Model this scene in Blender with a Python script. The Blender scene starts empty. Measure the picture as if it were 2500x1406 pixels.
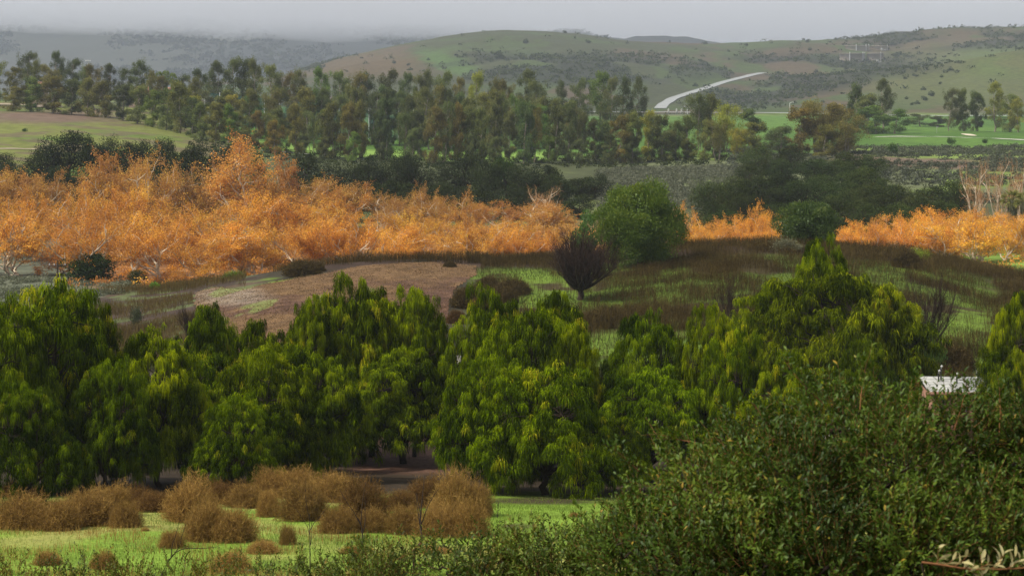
import bpy, math
import numpy as np
from mathutils import Vector

# ------------------------------------------------------------------ camera, world, sun, exposure
scene = bpy.context.scene
COL = scene.collection
F = 4665.0            # focal length in units of 1/2500 of the picture width
HY = 150.0            # horizon row of the photograph (2500 px wide)
cam_d = bpy.data.cameras.new("camera")
cam = bpy.data.objects.new("camera", cam_d); COL.objects.link(cam)
cam.location = (0, 0, 0); cam.rotation_euler = (math.radians(90), 0, 0)
cam_d.sensor_width = 36.0; cam_d.lens = 36.0 * F / 2500.0
cam_d.shift_y = -(703.0 - HY) / 2500.0
cam_d.clip_start = 0.5; cam_d.clip_end = 9000
cam_d.dof.use_dof = True; cam_d.dof.focus_distance = 140; cam_d.dof.aperture_fstop = 11
scene.camera = cam

SUN_EL, SUN_AZ = math.radians(50), math.radians(-105)    # azimuth measured from +Y towards +X
world = bpy.data.worlds.new("World"); scene.world = world; world.use_nodes = True
nt = world.node_tree; nt.nodes.clear()
sky = nt.nodes.new("ShaderNodeTexSky"); sky.sky_type = 'NISHITA'; sky.sun_disc = False
sky.sun_elevation = SUN_EL; sky.sun_rotation = SUN_AZ
sky.air_density = 1.0; sky.dust_density = 4.0; sky.ozone_density = 1.0
hs = nt.nodes.new("ShaderNodeHueSaturation"); hs.inputs['Saturation'].default_value = 0.22
mixw = nt.nodes.new("ShaderNodeMix"); mixw.data_type = 'RGBA'; mixw.inputs[0].default_value = 0.6
mixw.inputs[7].default_value = (7.0, 7.2, 7.8, 1)      # even grey of the overcast
bg = nt.nodes.new("ShaderNodeBackground"); bg.inputs['Strength'].default_value = 0.110
wo = nt.nodes.new("ShaderNodeOutputWorld")
nt.links.new(sky.outputs[0], hs.inputs['Color']); nt.links.new(hs.outputs[0], mixw.inputs[6])
nt.links.new(mixw.outputs[2], bg.inputs['Color']); nt.links.new(bg.outputs[0], wo.inputs[0])

sun_d = bpy.data.lights.new("sun", 'SUN'); sun_d.energy = 4.6; sun_d.angle = math.radians(6)
sun_d.color = (1.0, 0.93, 0.80)
sun = bpy.data.objects.new("sun", sun_d); COL.objects.link(sun)
sd = Vector((math.cos(SUN_EL) * math.sin(SUN_AZ), math.cos(SUN_EL) * math.cos(SUN_AZ), math.sin(SUN_EL)))
sun.rotation_euler = sd.to_track_quat('Z', 'Y').to_euler()

scene.view_settings.view_transform = 'Standard'; scene.view_settings.look = 'None'
scene.view_settings.gamma = 1.0; scene.view_settings.exposure = 0.15
scene.render.engine = 'CYCLES'
cy = scene.cycles
cy.max_bounces = 5; cy.diffuse_bounces = 2; cy.glossy_bounces = 1; cy.transmission_bounces = 3
cy.transparent_max_bounces = 8; cy.volume_bounces = 4
cy.use_denoising = True
try: cy.denoising_input_passes = 'RGB_ALBEDO_NORMAL'
except Exception: pass
cy.caustics_reflective = False; cy.caustics_refractive = False

# ------------------------------------------------------------------ noise and terrain height
_rs = np.random.RandomState(7)
_T = _rs.rand(256, 256)
def vnoise(x, y, seed=0):
    x = np.asarray(x, float) + seed * 17.31; y = np.asarray(y, float) + seed * 41.77
    xi = np.floor(x).astype(int); yi = np.floor(y).astype(int)
    fx = x - xi; fy = y - yi; fx = fx * fx * (3 - 2 * fx); fy = fy * fy * (3 - 2 * fy)
    a = _T[xi & 255, yi & 255]; b = _T[(xi + 1) & 255, yi & 255]
    c = _T[xi & 255, (yi + 1) & 255]; d = _T[(xi + 1) & 255, (yi + 1) & 255]
    return (a * (1 - fx) + b * fx) * (1 - fy) + (c * (1 - fx) + d * fx) * fy
def fbm(x, y, seed=0, o=4):
    s = 0; a = 1.0; t = 0
    for i in range(o):
        s = s + a * vnoise(x * 2 ** i, y * 2 ** i, seed + i * 3); t += a; a *= 0.5
    return s / t
def sstep(a, b, x):
    t = np.clip((x - a) / (b - a), 0, 1); return t * t * (3 - 2 * t)

PXC = [-700, 0, 350, 700, 850, 1000, 1200, 1400, 1600, 1850, 2100, 2300, 2500, 3200]
ROWS = {
 50:  [-13.4]*14,
 63:  [-15.4]*14,
 80:  [-18.2]*14,
 97:  [-20.8]*14,
 115: [-21.5,-21.5,-21.4,-21.2,-21.2,-21.2,-21.2,-21.2,-21.2,-21.2,-21.2,-21.2,-21.2,-21.2],
 150: [-23.6,-23.5,-23.0,-21.2,-21.2,-21.2,-21.2,-21.2,-21.2,-21.0,-21.0,-21.2,-21.6,-22],
 178: [-24.6,-24.4,-23.6,-21.2,-21.1,-21.1,-21.2,-21.3,-20.7,-20.3,-20.4,-21.0,-22.6,-23],
 200: [-25.2,-25.0,-24.5,-21.9,-21.2,-21.0,-21.1,-21.2,-20.1,-19.6,-19.9,-20.8,-23.1,-24],
 207: [-25.4,-25.2,-24.9,-22.4,-21.6,-21.2,-21.4,-21.5,-20.0,-19.5,-20.0,-21.2,-23.7,-24],
 228: [-26.5,-26.5,-26.6,-26.6,-26.6,-26.6,-26.4,-26,-25.6,-25.4,-25.4,-25.0,-25.0,-25],
 260: [-27.5,-27.5,-27.8,-28,-28,-28,-28,-28,-27.5,-27.3,-27,-26,-25.4,-25],
 300: [-27,-27,-27,-27.5,-27.5,-27.5,-27.5,-27.5,-26.5,-26.3,-26,-26,-26,-26],
 330: [-23,-24,-25.5,-26.5,-26.5,-26.5,-26,-25.5,-23.6,-24.5,-24.5,-24.5,-24.5,-24.5],
 360: [-18,-18.4,-23,-26,-26,-26,-25.5,-25,-23.8,-24.5,-24.2,-24.2,-24,-24],
 420: [-16.6,-17,-19,-24,-24.6,-25,-25,-24.8,-24.2,-24,-23.2,-23,-23,-23],
 500: [-14.5,-15,-17.4,-22.4,-23.6,-24.2,-24.5,-24.5,-24.3,-24,-23.4,-23.2,-23.2,-23.2],
 600: [-12.5,-13,-15.4,-20.6,-23,-23.6,-24,-24,-24,-24,-23.8,-23.8,-23.8,-23.8],
 860: [-16,-16,-18,-20,-22,-24,-24,-24,-24,-24,-24,-24,-24,-24],
 960: [-20,-20,-21,-21,-21,-20,-21.5,-22,-23.5,-23.3,-20.5,-19,-17,-12],
 1100:[-22,-22,-22,-19,-16,-13,-12,-13,-15,-20,-8.5,0.5,8.5,20],
 1180:[-23,-23,-23,-16,-9,-4,-3,-5,-8.5,-9,-11,-6,0,14],
 1300:[-24,-24,-24,-13,-2,4,8,5,1,-1,-2,3,9,22],
 1500:[-24,-24,-24,-10,5.5,15.5,26.5,22,14.5,17,20,27,29,34],
 1700:[-24,-24,-24,-20,-10,0,6,4,2,4,8,14,16,20],
 2000:[-24,-24,-24,-24,-20,-18,-14,-12,-10,-10,-6,0,2,6],
 2300:[2,0,0,-2,-4,-6,6,14,33,14,-4,-4,0,0],
 2700:[44,42,40,38,34,28,30,44,20,0,-10,-10,-10,-10],
 3200:[115,110,108,104,98,86,70,40,10,-10,-20,-20,-20,-20],
 3800:[120,120,118,112,104,90,74,40,5,-20,-30,-30,-30,-30],
}
_ry = np.array(sorted(ROWS)); _rz = np.array([ROWS[k] for k in _ry])
_fy = np.concatenate([np.arange(50, 260, 3), np.arange(260, 900, 8), np.arange(900, 3801, 20)]).astype(float)
_fp = np.arange(-700, 3201, 30).astype(float)
_tmp = np.array([np.interp(_fp, PXC, _rz[i]) for i in range(len(_ry))])
_tab = np.array([np.interp(_fy, _ry, _tmp[:, j]) for j in range(len(_fp))]).T
def _sm(a, ax, n):
    for _ in range(n):
        p = np.concatenate([a.take([0], ax), a, a.take([-1], ax)], ax)
        m = a.shape[ax]
        a = (p.take(range(0, m), ax) + 2 * p.take(range(1, m + 1), ax) + p.take(range(2, m + 2), ax)) / 4
    return a
_tab = _sm(_sm(_tab, 1, 8), 0, 1)
def to_px(X, Y): return 1250 + F * X / np.maximum(Y, 50)
def H(X, Y):
    X = np.asarray(X, float); Y = np.asarray(Y, float)
    px = np.clip(to_px(X, Y), -699, 3199)
    i = np.interp(np.clip(Y, 50, 3799), _fy, np.arange(len(_fy))); j = np.interp(px, _fp, np.arange(len(_fp)))
    i0 = np.clip(np.floor(i).astype(int), 0, len(_fy) - 2); j0 = np.clip(np.floor(j).astype(int), 0, len(_fp) - 2)
    a = i - i0; b = j - j0
    z = (_tab[i0, j0] * (1 - a) + _tab[i0 + 1, j0] * a) * (1 - b) + (_tab[i0, j0 + 1] * (1 - a) + _tab[i0 + 1, j0 + 1] * a) * b
    near = -1.75 - 0.233 * np.maximum(Y, -30)
    z = np.where(Y < 50, near, z)
    z = z + 0.22 * (fbm(X / 6, Y / 6, 1, 3) - 0.5) * sstep(20, 60, Y)
    hill = sstep(900, 1050, Y)
    z = z + hill * (15 * (np.abs(fbm(X / 130, Y / 260, 5, 4) - 0.5) - 0.11) + 6 * (fbm(X / 38, Y / 60, 9, 3) - 0.5)) * (1 - 0.55 * sstep(1380, 1480, Y) * (1 - sstep(1560, 1700, Y)))
    z = z + sstep(320, 420, Y) * (1 - hill) * 1.2 * (fbm(X / 30, Y / 30, 4, 3) - 0.5)
    return z
def at(px, Y): return (px - 1250.0) * Y / F
def hit(px, py, y0=50, y1=3600):
    """first point of the ground seen along a line of sight, between two distances"""
    Y = np.geomspace(y0, y1, 1500); X = at(px, Y)
    d = H(X, Y) - (-(py - HY) * Y / F)
    k = np.argmax(d >= 0) if (d >= 0).any() else len(Y) - 1
    return float(X[k]), float(Y[k])

_canyon = [hit(px, py, 880, 1500) for px, py in ((1612, 266), (1622, 254), (1640, 243), (1700, 223), (1760, 205), (1810, 191), (1866, 178))]
_cs = np.r_[0, np.cumsum(np.linalg.norm(np.diff(np.array(_canyon), axis=0), axis=1))]; _ct = np.linspace(-30, _cs[-1] + 25, 110)
_cx = np.interp(_ct, _cs, [p[0] for p in _canyon]); _cyy = np.interp(_ct, _cs, [p[1] for p in _canyon])
_cx = np.where(_ct < 0, _cx - 0 * _ct, _cx); _cz = H(_cx, _cyy)
for _ in range(60): _cz[1:-1] = (_cz[:-2] + 2 * _cz[1:-1] + _cz[2:]) / 4
H_base = H
def H(X, Y):
    """natural ground with the bench of the canyon road cut into it"""
    X, Y = np.broadcast_arrays(np.asarray(X, float), np.asarray(Y, float)); z = np.array(H_base(X, Y), float); sh = z.shape; z = z.ravel(); x = X.ravel(); y = Y.ravel()
    k = np.where((y > 880) & (y < 1400) & (x > 20) & (x < 260))[0]
    if len(k):
        for c in np.array_split(k, max(1, len(k) // 20000)):
            d = (x[c, None] - _cx) ** 2 + (y[c, None] - _cyy) ** 2; i = d.argmin(1); w = 1 - sstep(6, 20, np.sqrt(d[np.arange(len(c)), i])); z[c] = z[c] * (1 - w) + _cz[i] * w
    return z.reshape(sh)

# ------------------------------------------------------------------ mesh helpers
class MB:
    def __init__(s): s.v = []; s.q = []; s.t = []; s.c = []; s.n = 0
    def add(s, v, q=None, t=None, tint=0.5):
        v = np.asarray(v, float).reshape(-1, 3); m = len(v)
        if q is not None and len(q): s.q.append(np.asarray(q, int).reshape(-1, 4) + s.n)
        if t is not None and len(t): s.t.append(np.asarray(t, int).reshape(-1, 3) + s.n)
        s.v.append(v); s.c.append(np.broadcast_to(np.asarray(tint, float), (m,)) if np.ndim(tint) < 2 else tint); s.n += m
    def mesh(s, name, mat=None, smooth=False):
        me = bpy.data.meshes.new(name)
        v = np.concatenate(s.v); q = np.concatenate(s.q) if s.q else np.zeros((0, 4), int)
        t = np.concatenate(s.t) if s.t else np.zeros((0, 3), int)
        me.vertices.add(len(v)); me.vertices.foreach_set('co', v.astype(np.float32).ravel())
        loops = np.concatenate([q.ravel(), t.ravel()]).astype(np.int32)
        me.loops.add(len(loops)); me.loops.foreach_set('vertex_index', loops)
        st = np.concatenate([np.arange(len(q)) * 4, len(q) * 4 + np.arange(len(t)) * 3]).astype(np.int32)
        me.polygons.add(len(st)); me.polygons.foreach_set('loop_start', st)
        me.update(calc_edges=True)
        a = me.attributes.new('tint', 'FLOAT', 'POINT'); a.data.foreach_set('value', np.concatenate(s.c).astype(np.float32))
        if smooth: me.polygons.foreach_set('use_smooth', np.ones(len(st), bool))
        if mat: me.materials.append(mat)
        return me
def norm(a): return a / np.maximum(np.linalg.norm(a, axis=-1, keepdims=True), 1e-9)
def rdir(r, n): return norm(r.normal(size=(n, 3)))
def rhombs(mb, C, A, N, l, w, tint):
    """leaf shaped quads: centre, axis, normal"""
    A = norm(A); S = norm(np.cross(A, N)); l = np.broadcast_to(l, (len(C),))[:, None]; w = np.broadcast_to(w, (len(C),))[:, None]
    v = np.stack([C - A * l / 2, C + S * w / 2 - A * l * .05, C + A * l / 2, C - S * w / 2 - A * l * .05], 1)
    n = len(C); mb.add(v, np.arange(4 * n).reshape(n, 4), tint=np.repeat(np.broadcast_to(tint, (n,)), 4))
def ribbons(mb, P, w, tint, rng):
    """P (n,k,3) strips, w (k,) or (n,k) widths"""
    n, k, _ = P.shape
    d = norm(P[:, -1] - P[:, 0]); S = norm(np.cross(d, rdir(rng, n)))[:, None, :]
    w = np.broadcast_to(w, (n, k))[..., None]
    V = np.stack([P - S * w / 2, P + S * w / 2], 2).reshape(n * k * 2, 3)
    b = (np.arange(n)[:, None] * k + np.arange(k - 1)[None]) * 2
    q = np.stack([b, b + 1, b + 3, b + 2], -1).reshape(-1, 4)
    mb.add(V, q, tint=np.repeat(np.broadcast_to(tint, (n,)), k * 2))
def tubes(mb, P, R, s=5, tint=0.5):
    P = np.asarray(P, float)
    if P.ndim == 2: P = P[None]
    R = np.broadcast_to(np.asarray(R, float), P.shape[:2]); n, k, _ = P.shape
    T = norm(np.gradient(P, axis=1)); ref = np.where(np.abs(T[..., 2:3]) > .9, np.array([1., 0, 0]), np.array([0, 0, 1.]))
    U = norm(np.cross(T, ref)); W = np.cross(T, U)
    a = np.arange(s) * 2 * math.pi / s
    V = P[:, :, None] + R[..., None, None] * (U[:, :, None] * np.cos(a)[:, None] + W[:, :, None] * np.sin(a)[:, None])
    b = (np.arange(n)[:, None, None] * k + np.arange(k - 1)[None, :, None]) * s; j = np.arange(s); j2 = (j + 1) % s
    q = np.stack([b + j, b + j2, b + s + j2, b + s + j], -1).reshape(-1, 4)
    mb.add(V.reshape(-1, 3), q, tint=np.repeat(np.broadcast_to(tint, (n,)), k * s))
def box(mb, x0, x1, y0, y1, z0, z1, tint=0.5):
    v = [(x, y, z) for z in (z0, z1) for y in (y0, y1) for x in (x0, x1)]
    mb.add(v, [(0, 2, 3, 1), (4, 5, 7, 6), (0, 1, 5, 4), (2, 6, 7, 3), (0, 4, 6, 2), (1, 3, 7, 5)], tint=tint)
def link(name, me, parent=None, loc=None):
    o = bpy.data.objects.new(name, me); COL.objects.link(o)
    if parent: o.parent = parent
    if loc is not None: o.location = loc
    return o
def thing(name, label, cat, loc=(0, 0, 0), rz=0, sc=(1, 1, 1), group=None):
    o = bpy.data.objects.new(name, None); COL.objects.link(o); o.empty_display_size = 0.2
    o.location = loc; o.rotation_euler = (0, 0, rz); o.scale = sc
    o['label'] = label; o['category'] = cat
    if group: o['group'] = group
    return o
def place(name, label, cat, parts, X, Y, rz=0, sc=(1, 1, 1), group=None, color=(1, 1, 1, 1), dz=-0.1):
    """one plant: an Empty at its foot with copies of its parts"""
    e = thing(name, label, cat, (X, Y, float(H(X, Y)) + dz), rz, sc, group)
    for pn, me in parts:
        c = link(pn, me, e); c.color = color
    return e
def solo(o, label, cat, group=None):
    o['label'] = label; o['category'] = cat
    if group: o['group'] = group
    return o
def kind(o, k, label=None, cat=None):
    o['kind'] = k
    if label: o['label'] = label
    if cat: o['category'] = cat
    return o
ORD = ("first second third fourth fifth sixth seventh eighth ninth tenth eleventh twelfth thirteenth fourteenth fifteenth sixteenth "
       "seventeenth eighteenth nineteenth twentieth").split() + ["twenty-" + w for w in "first second third fourth fifth sixth seventh eighth ninth".split()] + \
      ["thirtieth"] + ["thirty-" + w for w in "first second third fourth fifth sixth seventh eighth ninth".split()] + ["fortieth"] + ["forty-" + w for w in "first second third fourth fifth sixth seventh eighth ninth".split()]

# ------------------------------------------------------------------ materials
def newmat(name):
    m = bpy.data.materials.new(name); m.use_nodes = True; m.node_tree.nodes.clear(); return m, m.node_tree
def ramp(nt, stops):
    r = nt.nodes.new("ShaderNodeValToRGB"); e = r.color_ramp.elements
    while len(e) < len(stops): e.new(0.5)
    for i, (p, c) in enumerate(stops): e[i].position = p; e[i].color = (*c, 1)
    return r
def leafmat(name, stops, transl=0.35, rough=0.55, gloss=0.04, var=0.25):
    m, nt = newmat(name); N = nt.nodes; L = nt.links
    at_ = N.new("ShaderNodeAttribute"); at_.attribute_name = 'tint'
    r = ramp(nt, stops); L.new(at_.outputs['Fac'], r.inputs[0])
    oi = N.new("ShaderNodeObjectInfo")
    mu = N.new("ShaderNodeMix"); mu.data_type = 'RGBA'; mu.blend_type = 'MULTIPLY'; mu.inputs[0].default_value = 1
    L.new(r.outputs[0], mu.inputs[6]); L.new(oi.outputs['Color'], mu.inputs[7])
    hv = N.new("ShaderNodeHueSaturation"); mr = N.new("ShaderNodeMapRange")
    mr.inputs['To Min'].default_value = 1 - var; mr.inputs['To Max'].default_value = 1 + var
    L.new(oi.outputs['Random'], mr.inputs['Value']); L.new(mr.outputs[0], hv.inputs['Value']); L.new(mu.outputs[2], hv.inputs['Color'])
    d = N.new("ShaderNodeBsdfDiffuse"); t = N.new("ShaderNodeBsdfTranslucent"); ms = N.new("ShaderNodeMixShader")
    ms.inputs[0].default_value = transl
    L.new(hv.outputs[0], d.inputs[0]); L.new(hv.outputs[0], t.inputs[0]); L.new(d.outputs[0], ms.inputs[1]); L.new(t.outputs[0], ms.inputs[2])
    out = N.new("ShaderNodeOutputMaterial")
    if gloss > 0:
        g = N.new("ShaderNodeBsdfGlossy"); g.inputs['Roughness'].default_value = rough; g.inputs[0].default_value = (.9, .95, 1, 1)
        m2 = N.new("ShaderNodeMixShader"); m2.inputs[0].default_value = gloss
        L.new(ms.outputs[0], m2.inputs[1]); L.new(g.outputs[0], m2.inputs[2]); L.new(m2.outputs[0], out.inputs[0])
    else: L.new(ms.outputs[0], out.inputs[0])
    return m
def surf(name, c1, c2, scale=3.0, rough=0.85, bump=0.0, detail=4, coord='Object', objcol=False):
    m, nt = newmat(name); N = nt.nodes; L = nt.links
    tc = N.new("ShaderNodeTexCoord"); nz = N.new("ShaderNodeTexNoise"); nz.inputs['Scale'].default_value = scale; nz.inputs['Detail'].default_value = detail
    L.new(tc.outputs[coord], nz.inputs['Vector'])
    r = ramp(nt, [(0.3, c1), (0.7, c2)]); L.new(nz.outputs[0], r.inputs[0])
    p = N.new("ShaderNodeBsdfPrincipled"); p.inputs['Roughness'].default_value = rough
    if 'Specular IOR Level' in p.inputs: p.inputs['Specular IOR Level'].default_value = 0.2
    if objcol:
        oi = N.new("ShaderNodeObjectInfo"); mu = N.new("ShaderNodeMix"); mu.data_type = 'RGBA'; mu.blend_type = 'MULTIPLY'; mu.inputs[0].default_value = 1
        L.new(r.outputs[0], mu.inputs[6]); L.new(oi.outputs['Color'], mu.inputs[7]); L.new(mu.outputs[2], p.inputs['Base Color'])
    else: L.new(r.outputs[0], p.inputs['Base Color'])
    if bump > 0:
        b = N.new("ShaderNodeBump"); b.inputs['Strength'].default_value = 1; b.inputs['Distance'].default_value = bump
        L.new(nz.outputs[0], b.inputs['Height']); L.new(b.outputs[0], p.inputs['Normal'])
    o = N.new("ShaderNodeOutputMaterial"); L.new(p.outputs[0], o.inputs[0]); return m

M_pepper = leafmat('pepper_leaves', [(0, (.014, .026, .001)), (.40, (.078, .115, .002)), (.80, (.265, .335, .004)), (.95, (.32, .34, .008)), (1, (.36, .28, .015))], .40, gloss=0, var=.15)
M_bark = surf('dark_bark', (.020, .014, .010), (.055, .038, .026), 6, .9, .01)
M_palebark = surf('pale_bark', (.42, .34, .24), (.72, .62, .47), 1.5, .8, .01)
M_eucbark = surf('eucalyptus_bark', (.10, .085, .065), (.30, .26, .20), 1.2, .85, 0)
M_syc = leafmat('autumn_leaves', [(0, (.34, .13, .020)), (.35, (.66, .285, .032)), (.75, (.88, .45, .048)), (1, (.95, .64, .09))], .40, gloss=.02, var=.16)  # autumn orange, brightened so the colour carries the sunlit glow of the crowns
M_syctwig = surf('autumn_twig', (.32, .165, .065), (.52, .30, .13), 2, .9)
M_euc = leafmat('eucalyptus_leaves', [(0, (.028, .034, .011)), (.5, (.110, .124, .030)), (1, (.250, .245, .055))], .3, gloss=.01, var=.2)
M_oak = leafmat('oak_leaves', [(0, (.007, .014, .003)), (.5, (.022, .034, .007)), (1, (.052, .066, .014))], .2, gloss=.006, var=.2)
M_willow = leafmat('willow_leaves', [(0, (.030, .075, .010)), (.5, (.065, .135, .015)), (1, (.13, .20, .022))], .35, gloss=.02, var=.0)
M_dryweed = leafmat('dry_weed', [(0, (.07, .040, .013)), (.5, (.215, .125, .036)), (1, (.44, .28, .085))], .3, gloss=0, var=.12)
M_stalk = leafmat('dead_stalk', [(0, (.022, .014, .005)), (.6, (.074, .052, .017)), (1, (.150, .110, .038))], .2, gloss=0, var=.1)
M_twigdark = leafmat('bare_twig', [(0, (.018, .012, .010)), (1, (.060, .038, .028))], .1, gloss=0, var=.1)
M_grass = leafmat('grass_blades', [(0, (.085, .14, .016)), (.6, (.165, .255, .028)), (1, (.32, .34, .07))], .4, gloss=.02, var=0)
M_scrub = leafmat('scrub_leaves', [(0, (.035, .042, .022)), (.5, (.075, .085, .045)), (1, (.15, .16, .095))], .25, gloss=.02, var=.2)
M_front = leafmat('front_bush_leaves', [(0, (.026, .048, .006)), (.5, (.062, .108, .009)), (.9, (.125, .178, .016)), (1, (.34, .22, .03))], .32, rough=.5, gloss=.012, var=0)
M_fronttwig = surf('front_bush_twig', (.14, .055, .022), (.30, .14, .055), 8, .8)
M_pale = leafmat('pale_leaves', [(0, (.30, .26, .09)), (1, (.62, .55, .26))], .3, rough=.4, gloss=.05, var=0)

# ------------------------------------------------------------------ ground
def lerp(a, b, t):
    return a * (1 - t[..., None]) + np.asarray(b) * t[..., None]
def ell(px, py, cx, cy, rx, ry, soft=.5):
    d = np.sqrt(((px - cx) / rx) ** 2 + ((py - cy) / ry) ** 2)
    return 1 - sstep(1 - soft, 1 + soft, d)
def inpoly(px, py, poly):
    r = np.zeros(px.shape, bool); n = len(poly)
    for i in range(n):
        x0, y0 = poly[i]; x1, y1 = poly[(i + 1) % n]
        if y0 == y1: continue
        r ^= ((y0 > py) != (y1 > py)) & (px < (x1 - x0) * (py - y0) / (y1 - y0) + x0)
    return r
MULCH = [(470, 718), (520, 700), (600, 706), (640, 694), (760, 672), (870, 652), (960, 643), (1060, 640), (1170, 648), (1165, 672), (1120, 700), (1105, 740), (1085, 820), (1060, 1140), (900, 1150), (560, 980), (560, 830), (470, 760)]
def zcol(X, Y, Z):
    px = to_px(X, Y); py = HY - F * Z / np.maximum(Y, 5)
    nA = fbm(X / 9, Y / 9, 21, 4); nB = fbm(X / 2.6, Y / 2.6, 25, 3); nC = fbm(X / 45, Y / 45, 29, 4)
    nH = fbm(X / 70, Y / 100, 31, 5); nG = fbm(X / 28, Y / 50, 37, 4)
    px = px + 60 * (nA - .5); pyw = py + 14 * (nA - .5)
    sh = X.shape; c = np.zeros(sh + (3,))
    c[:] = (.075, .070, .035)                                                    # under the near bushes
    g = np.array((.150, .235, .028)) * (0.75 + .5 * nB[..., None])
    g = lerp(g, (.26, .23, .07), sstep(.48, .60, nA) * .7)
    c = lerp(c, g, sstep(34, 46, Y + 12 * (nA - .5)))
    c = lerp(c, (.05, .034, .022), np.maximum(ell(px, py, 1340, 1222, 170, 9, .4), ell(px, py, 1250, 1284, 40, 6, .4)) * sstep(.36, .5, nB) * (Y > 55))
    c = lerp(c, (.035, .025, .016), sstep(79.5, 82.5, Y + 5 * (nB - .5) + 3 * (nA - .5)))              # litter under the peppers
    m = sstep(93, 98, Y)
    c = lerp(c, np.array((.155, .083, .058)), m * ell(px, py, 1040, 1090, 190, 200, .2))
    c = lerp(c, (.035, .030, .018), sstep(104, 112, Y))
    # field with dead stalks
    f = np.zeros(sh + (3,)); f[:] = (.042, .032, .012)
    f = lerp(f, (.070, .105, .012), sstep(.44, .56, nA))
    f = lerp(f, (.028, .019, .013), sstep(.52, .60, nC) * .8)
    c = lerp(c, f, sstep(112, 122, Y) * sstep(1130, 1180, px))
    for (a, b, rx, ry) in ((1250, 672, 110, 18), (1345, 722, 95, 42), (1310, 640, 60, 12), (1640, 655, 40, 14), (1800, 855, 200, 60), (1520, 850, 110, 50), (2330, 800, 190, 90), (1000, 638, 90, 8), (690, 684, 50, 7), (800, 672, 60, 6), (600, 700, 50, 8), (2330, 655, 30, 8)):
        c = lerp(c, np.array((.100, .155, .018)), ell(px, pyw, a, b, rx, ry, .35) * sstep(112, 120, Y) * sstep(.34, .46, nB) * (Y < 212))
    c = lerp(c, (.045, .028, .020), sstep(192, 199, Y) * (1 - sstep(212, 218, Y)) * sstep(680, 720, px) * sstep(.3, .4, nB))
    # left bank with dry grass
    w = sstep(132, 142, Y) * (1 - sstep(600, 660, px))
    c = lerp(c, lerp(np.broadcast_to(np.array((.080, .056, .036)), sh + (3,)), (.045, .032, .024), sstep(.45, .6, nA)), w)
    c = lerp(c, (.055, .038, .030), w * ell(px, py, 400, 770, 170, 60, .3))
    c = lerp(c, (.10, .13, .045), w * sstep(.56, .64, nB) * .7)
    c = lerp(c, (.10, .11, .075), sstep(190, 200, Y) * (1 - sstep(230, 260, px)))
    # sycamore bottom
    c = lerp(c, (.22, .11, .045), sstep(212, 222, Y) * sstep(180, 260, px))
    c = lerp(c, np.array((.15, .24, .04)), sstep(215, 220, Y) * (1 - sstep(262, 268, Y)) * sstep(2280, 2340, px))
    c = lerp(c, lerp(np.broadcast_to(np.array((.055, .065, .028)), sh + (3,)), (.10, .12, .04), sstep(.45, .6, nG)), sstep(300, 320, Y))
    # brushy slope on the right
    s = sstep(330, 350, Y) * sstep(1450, 1550, px)
    c = lerp(c, lerp(np.broadcast_to(np.array((.10, .115, .055)), sh + (3,)), (.13, .18, .04), sstep(.48, .6, nG)), s)
    # left meadow
    md = np.zeros(sh + (3,)); md[:] = (.080, .128, .022)
    md = lerp(md, (.130, .145, .036), sstep(.40, .6, nG)); md = lerp(md, (.11, .08, .055), sstep(.54, .62, nA) * .7)
    md = lerp(md, (.13, .09, .065), ell(px, pyw, 120, 285, 170, 16, .5))
    c = lerp(c, md, sstep(345, 365, Y + .04 * px) * (1 - sstep(560, 700, px)) * (1 - sstep(640, 700, Y)))
    # watered grass
    gf = np.zeros(sh + (3,)); gf[:] = (.055, .115, .018); gf = lerp(gf, (.075, .145, .024), sstep(.45, .6, nG))
    c = lerp(c, gf, sstep(475, 492, Y + 20 * (nA - .5)) * sstep(540, 620, px) * (1 - sstep(820, 850, Y)))
    c = lerp(c, (.16, .26, .05), sstep(466, 480, Y) * (1 - sstep(500, 520, Y)) * sstep(600, 640, px) * (1 - sstep(1300, 1400, px)))
    b = sstep(405, 415, Y) * (1 - sstep(505, 525, Y)) * sstep(1950, 2100, px)      # brush below the fairway
    c = lerp(c, lerp(np.broadcast_to(np.array((.12, .085, .06)), sh + (3,)), (.15, .21, .045), sstep(.42, .56, nG)), b)
    # hills
    h = np.zeros(sh + (3,)); h[:] = (.080, .092, .036)
    h = lerp(h, (.135, .100, .058), sstep(.46, .60, nH)); h = lerp(h, (.088, .125, .036), sstep(.54, .64, nG))
    h = lerp(h, (.15, .105, .05), ell(px, py, 900, 160, 170, 30, .6))
    h = lerp(h, (.10, .175, .040), ell(px - (py - 155) * 1.6, py, 1095, 155, 48, 34, .4) + 0 * h[..., 0])
    h = lerp(h, (.15, .17, .055), ell(px, py, 2400, 190, 330, 75, .4) * .8)
    h = lerp(h, (.125, .17, .045), ell(px, py, 2440, 150, 90, 40, .6) * sstep(.4, .6, nG))
    dk = scrub_mask(px, py, X, Y)
    h = lerp(h, (.040, .046, .032), dk * .85) * .52
    c = lerp(c, h, sstep(850, 885, Y))
    far = np.zeros(sh + (3,)); far[:] = (.035, .040, .034); far = lerp(far, (.055, .06, .04), sstep(.45, .6, fbm(X / 300, Y / 500, 51, 4)))
    c = lerp(c, far, sstep(1560, 1750, Y))
    return np.clip(c, 0, 1)
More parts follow.
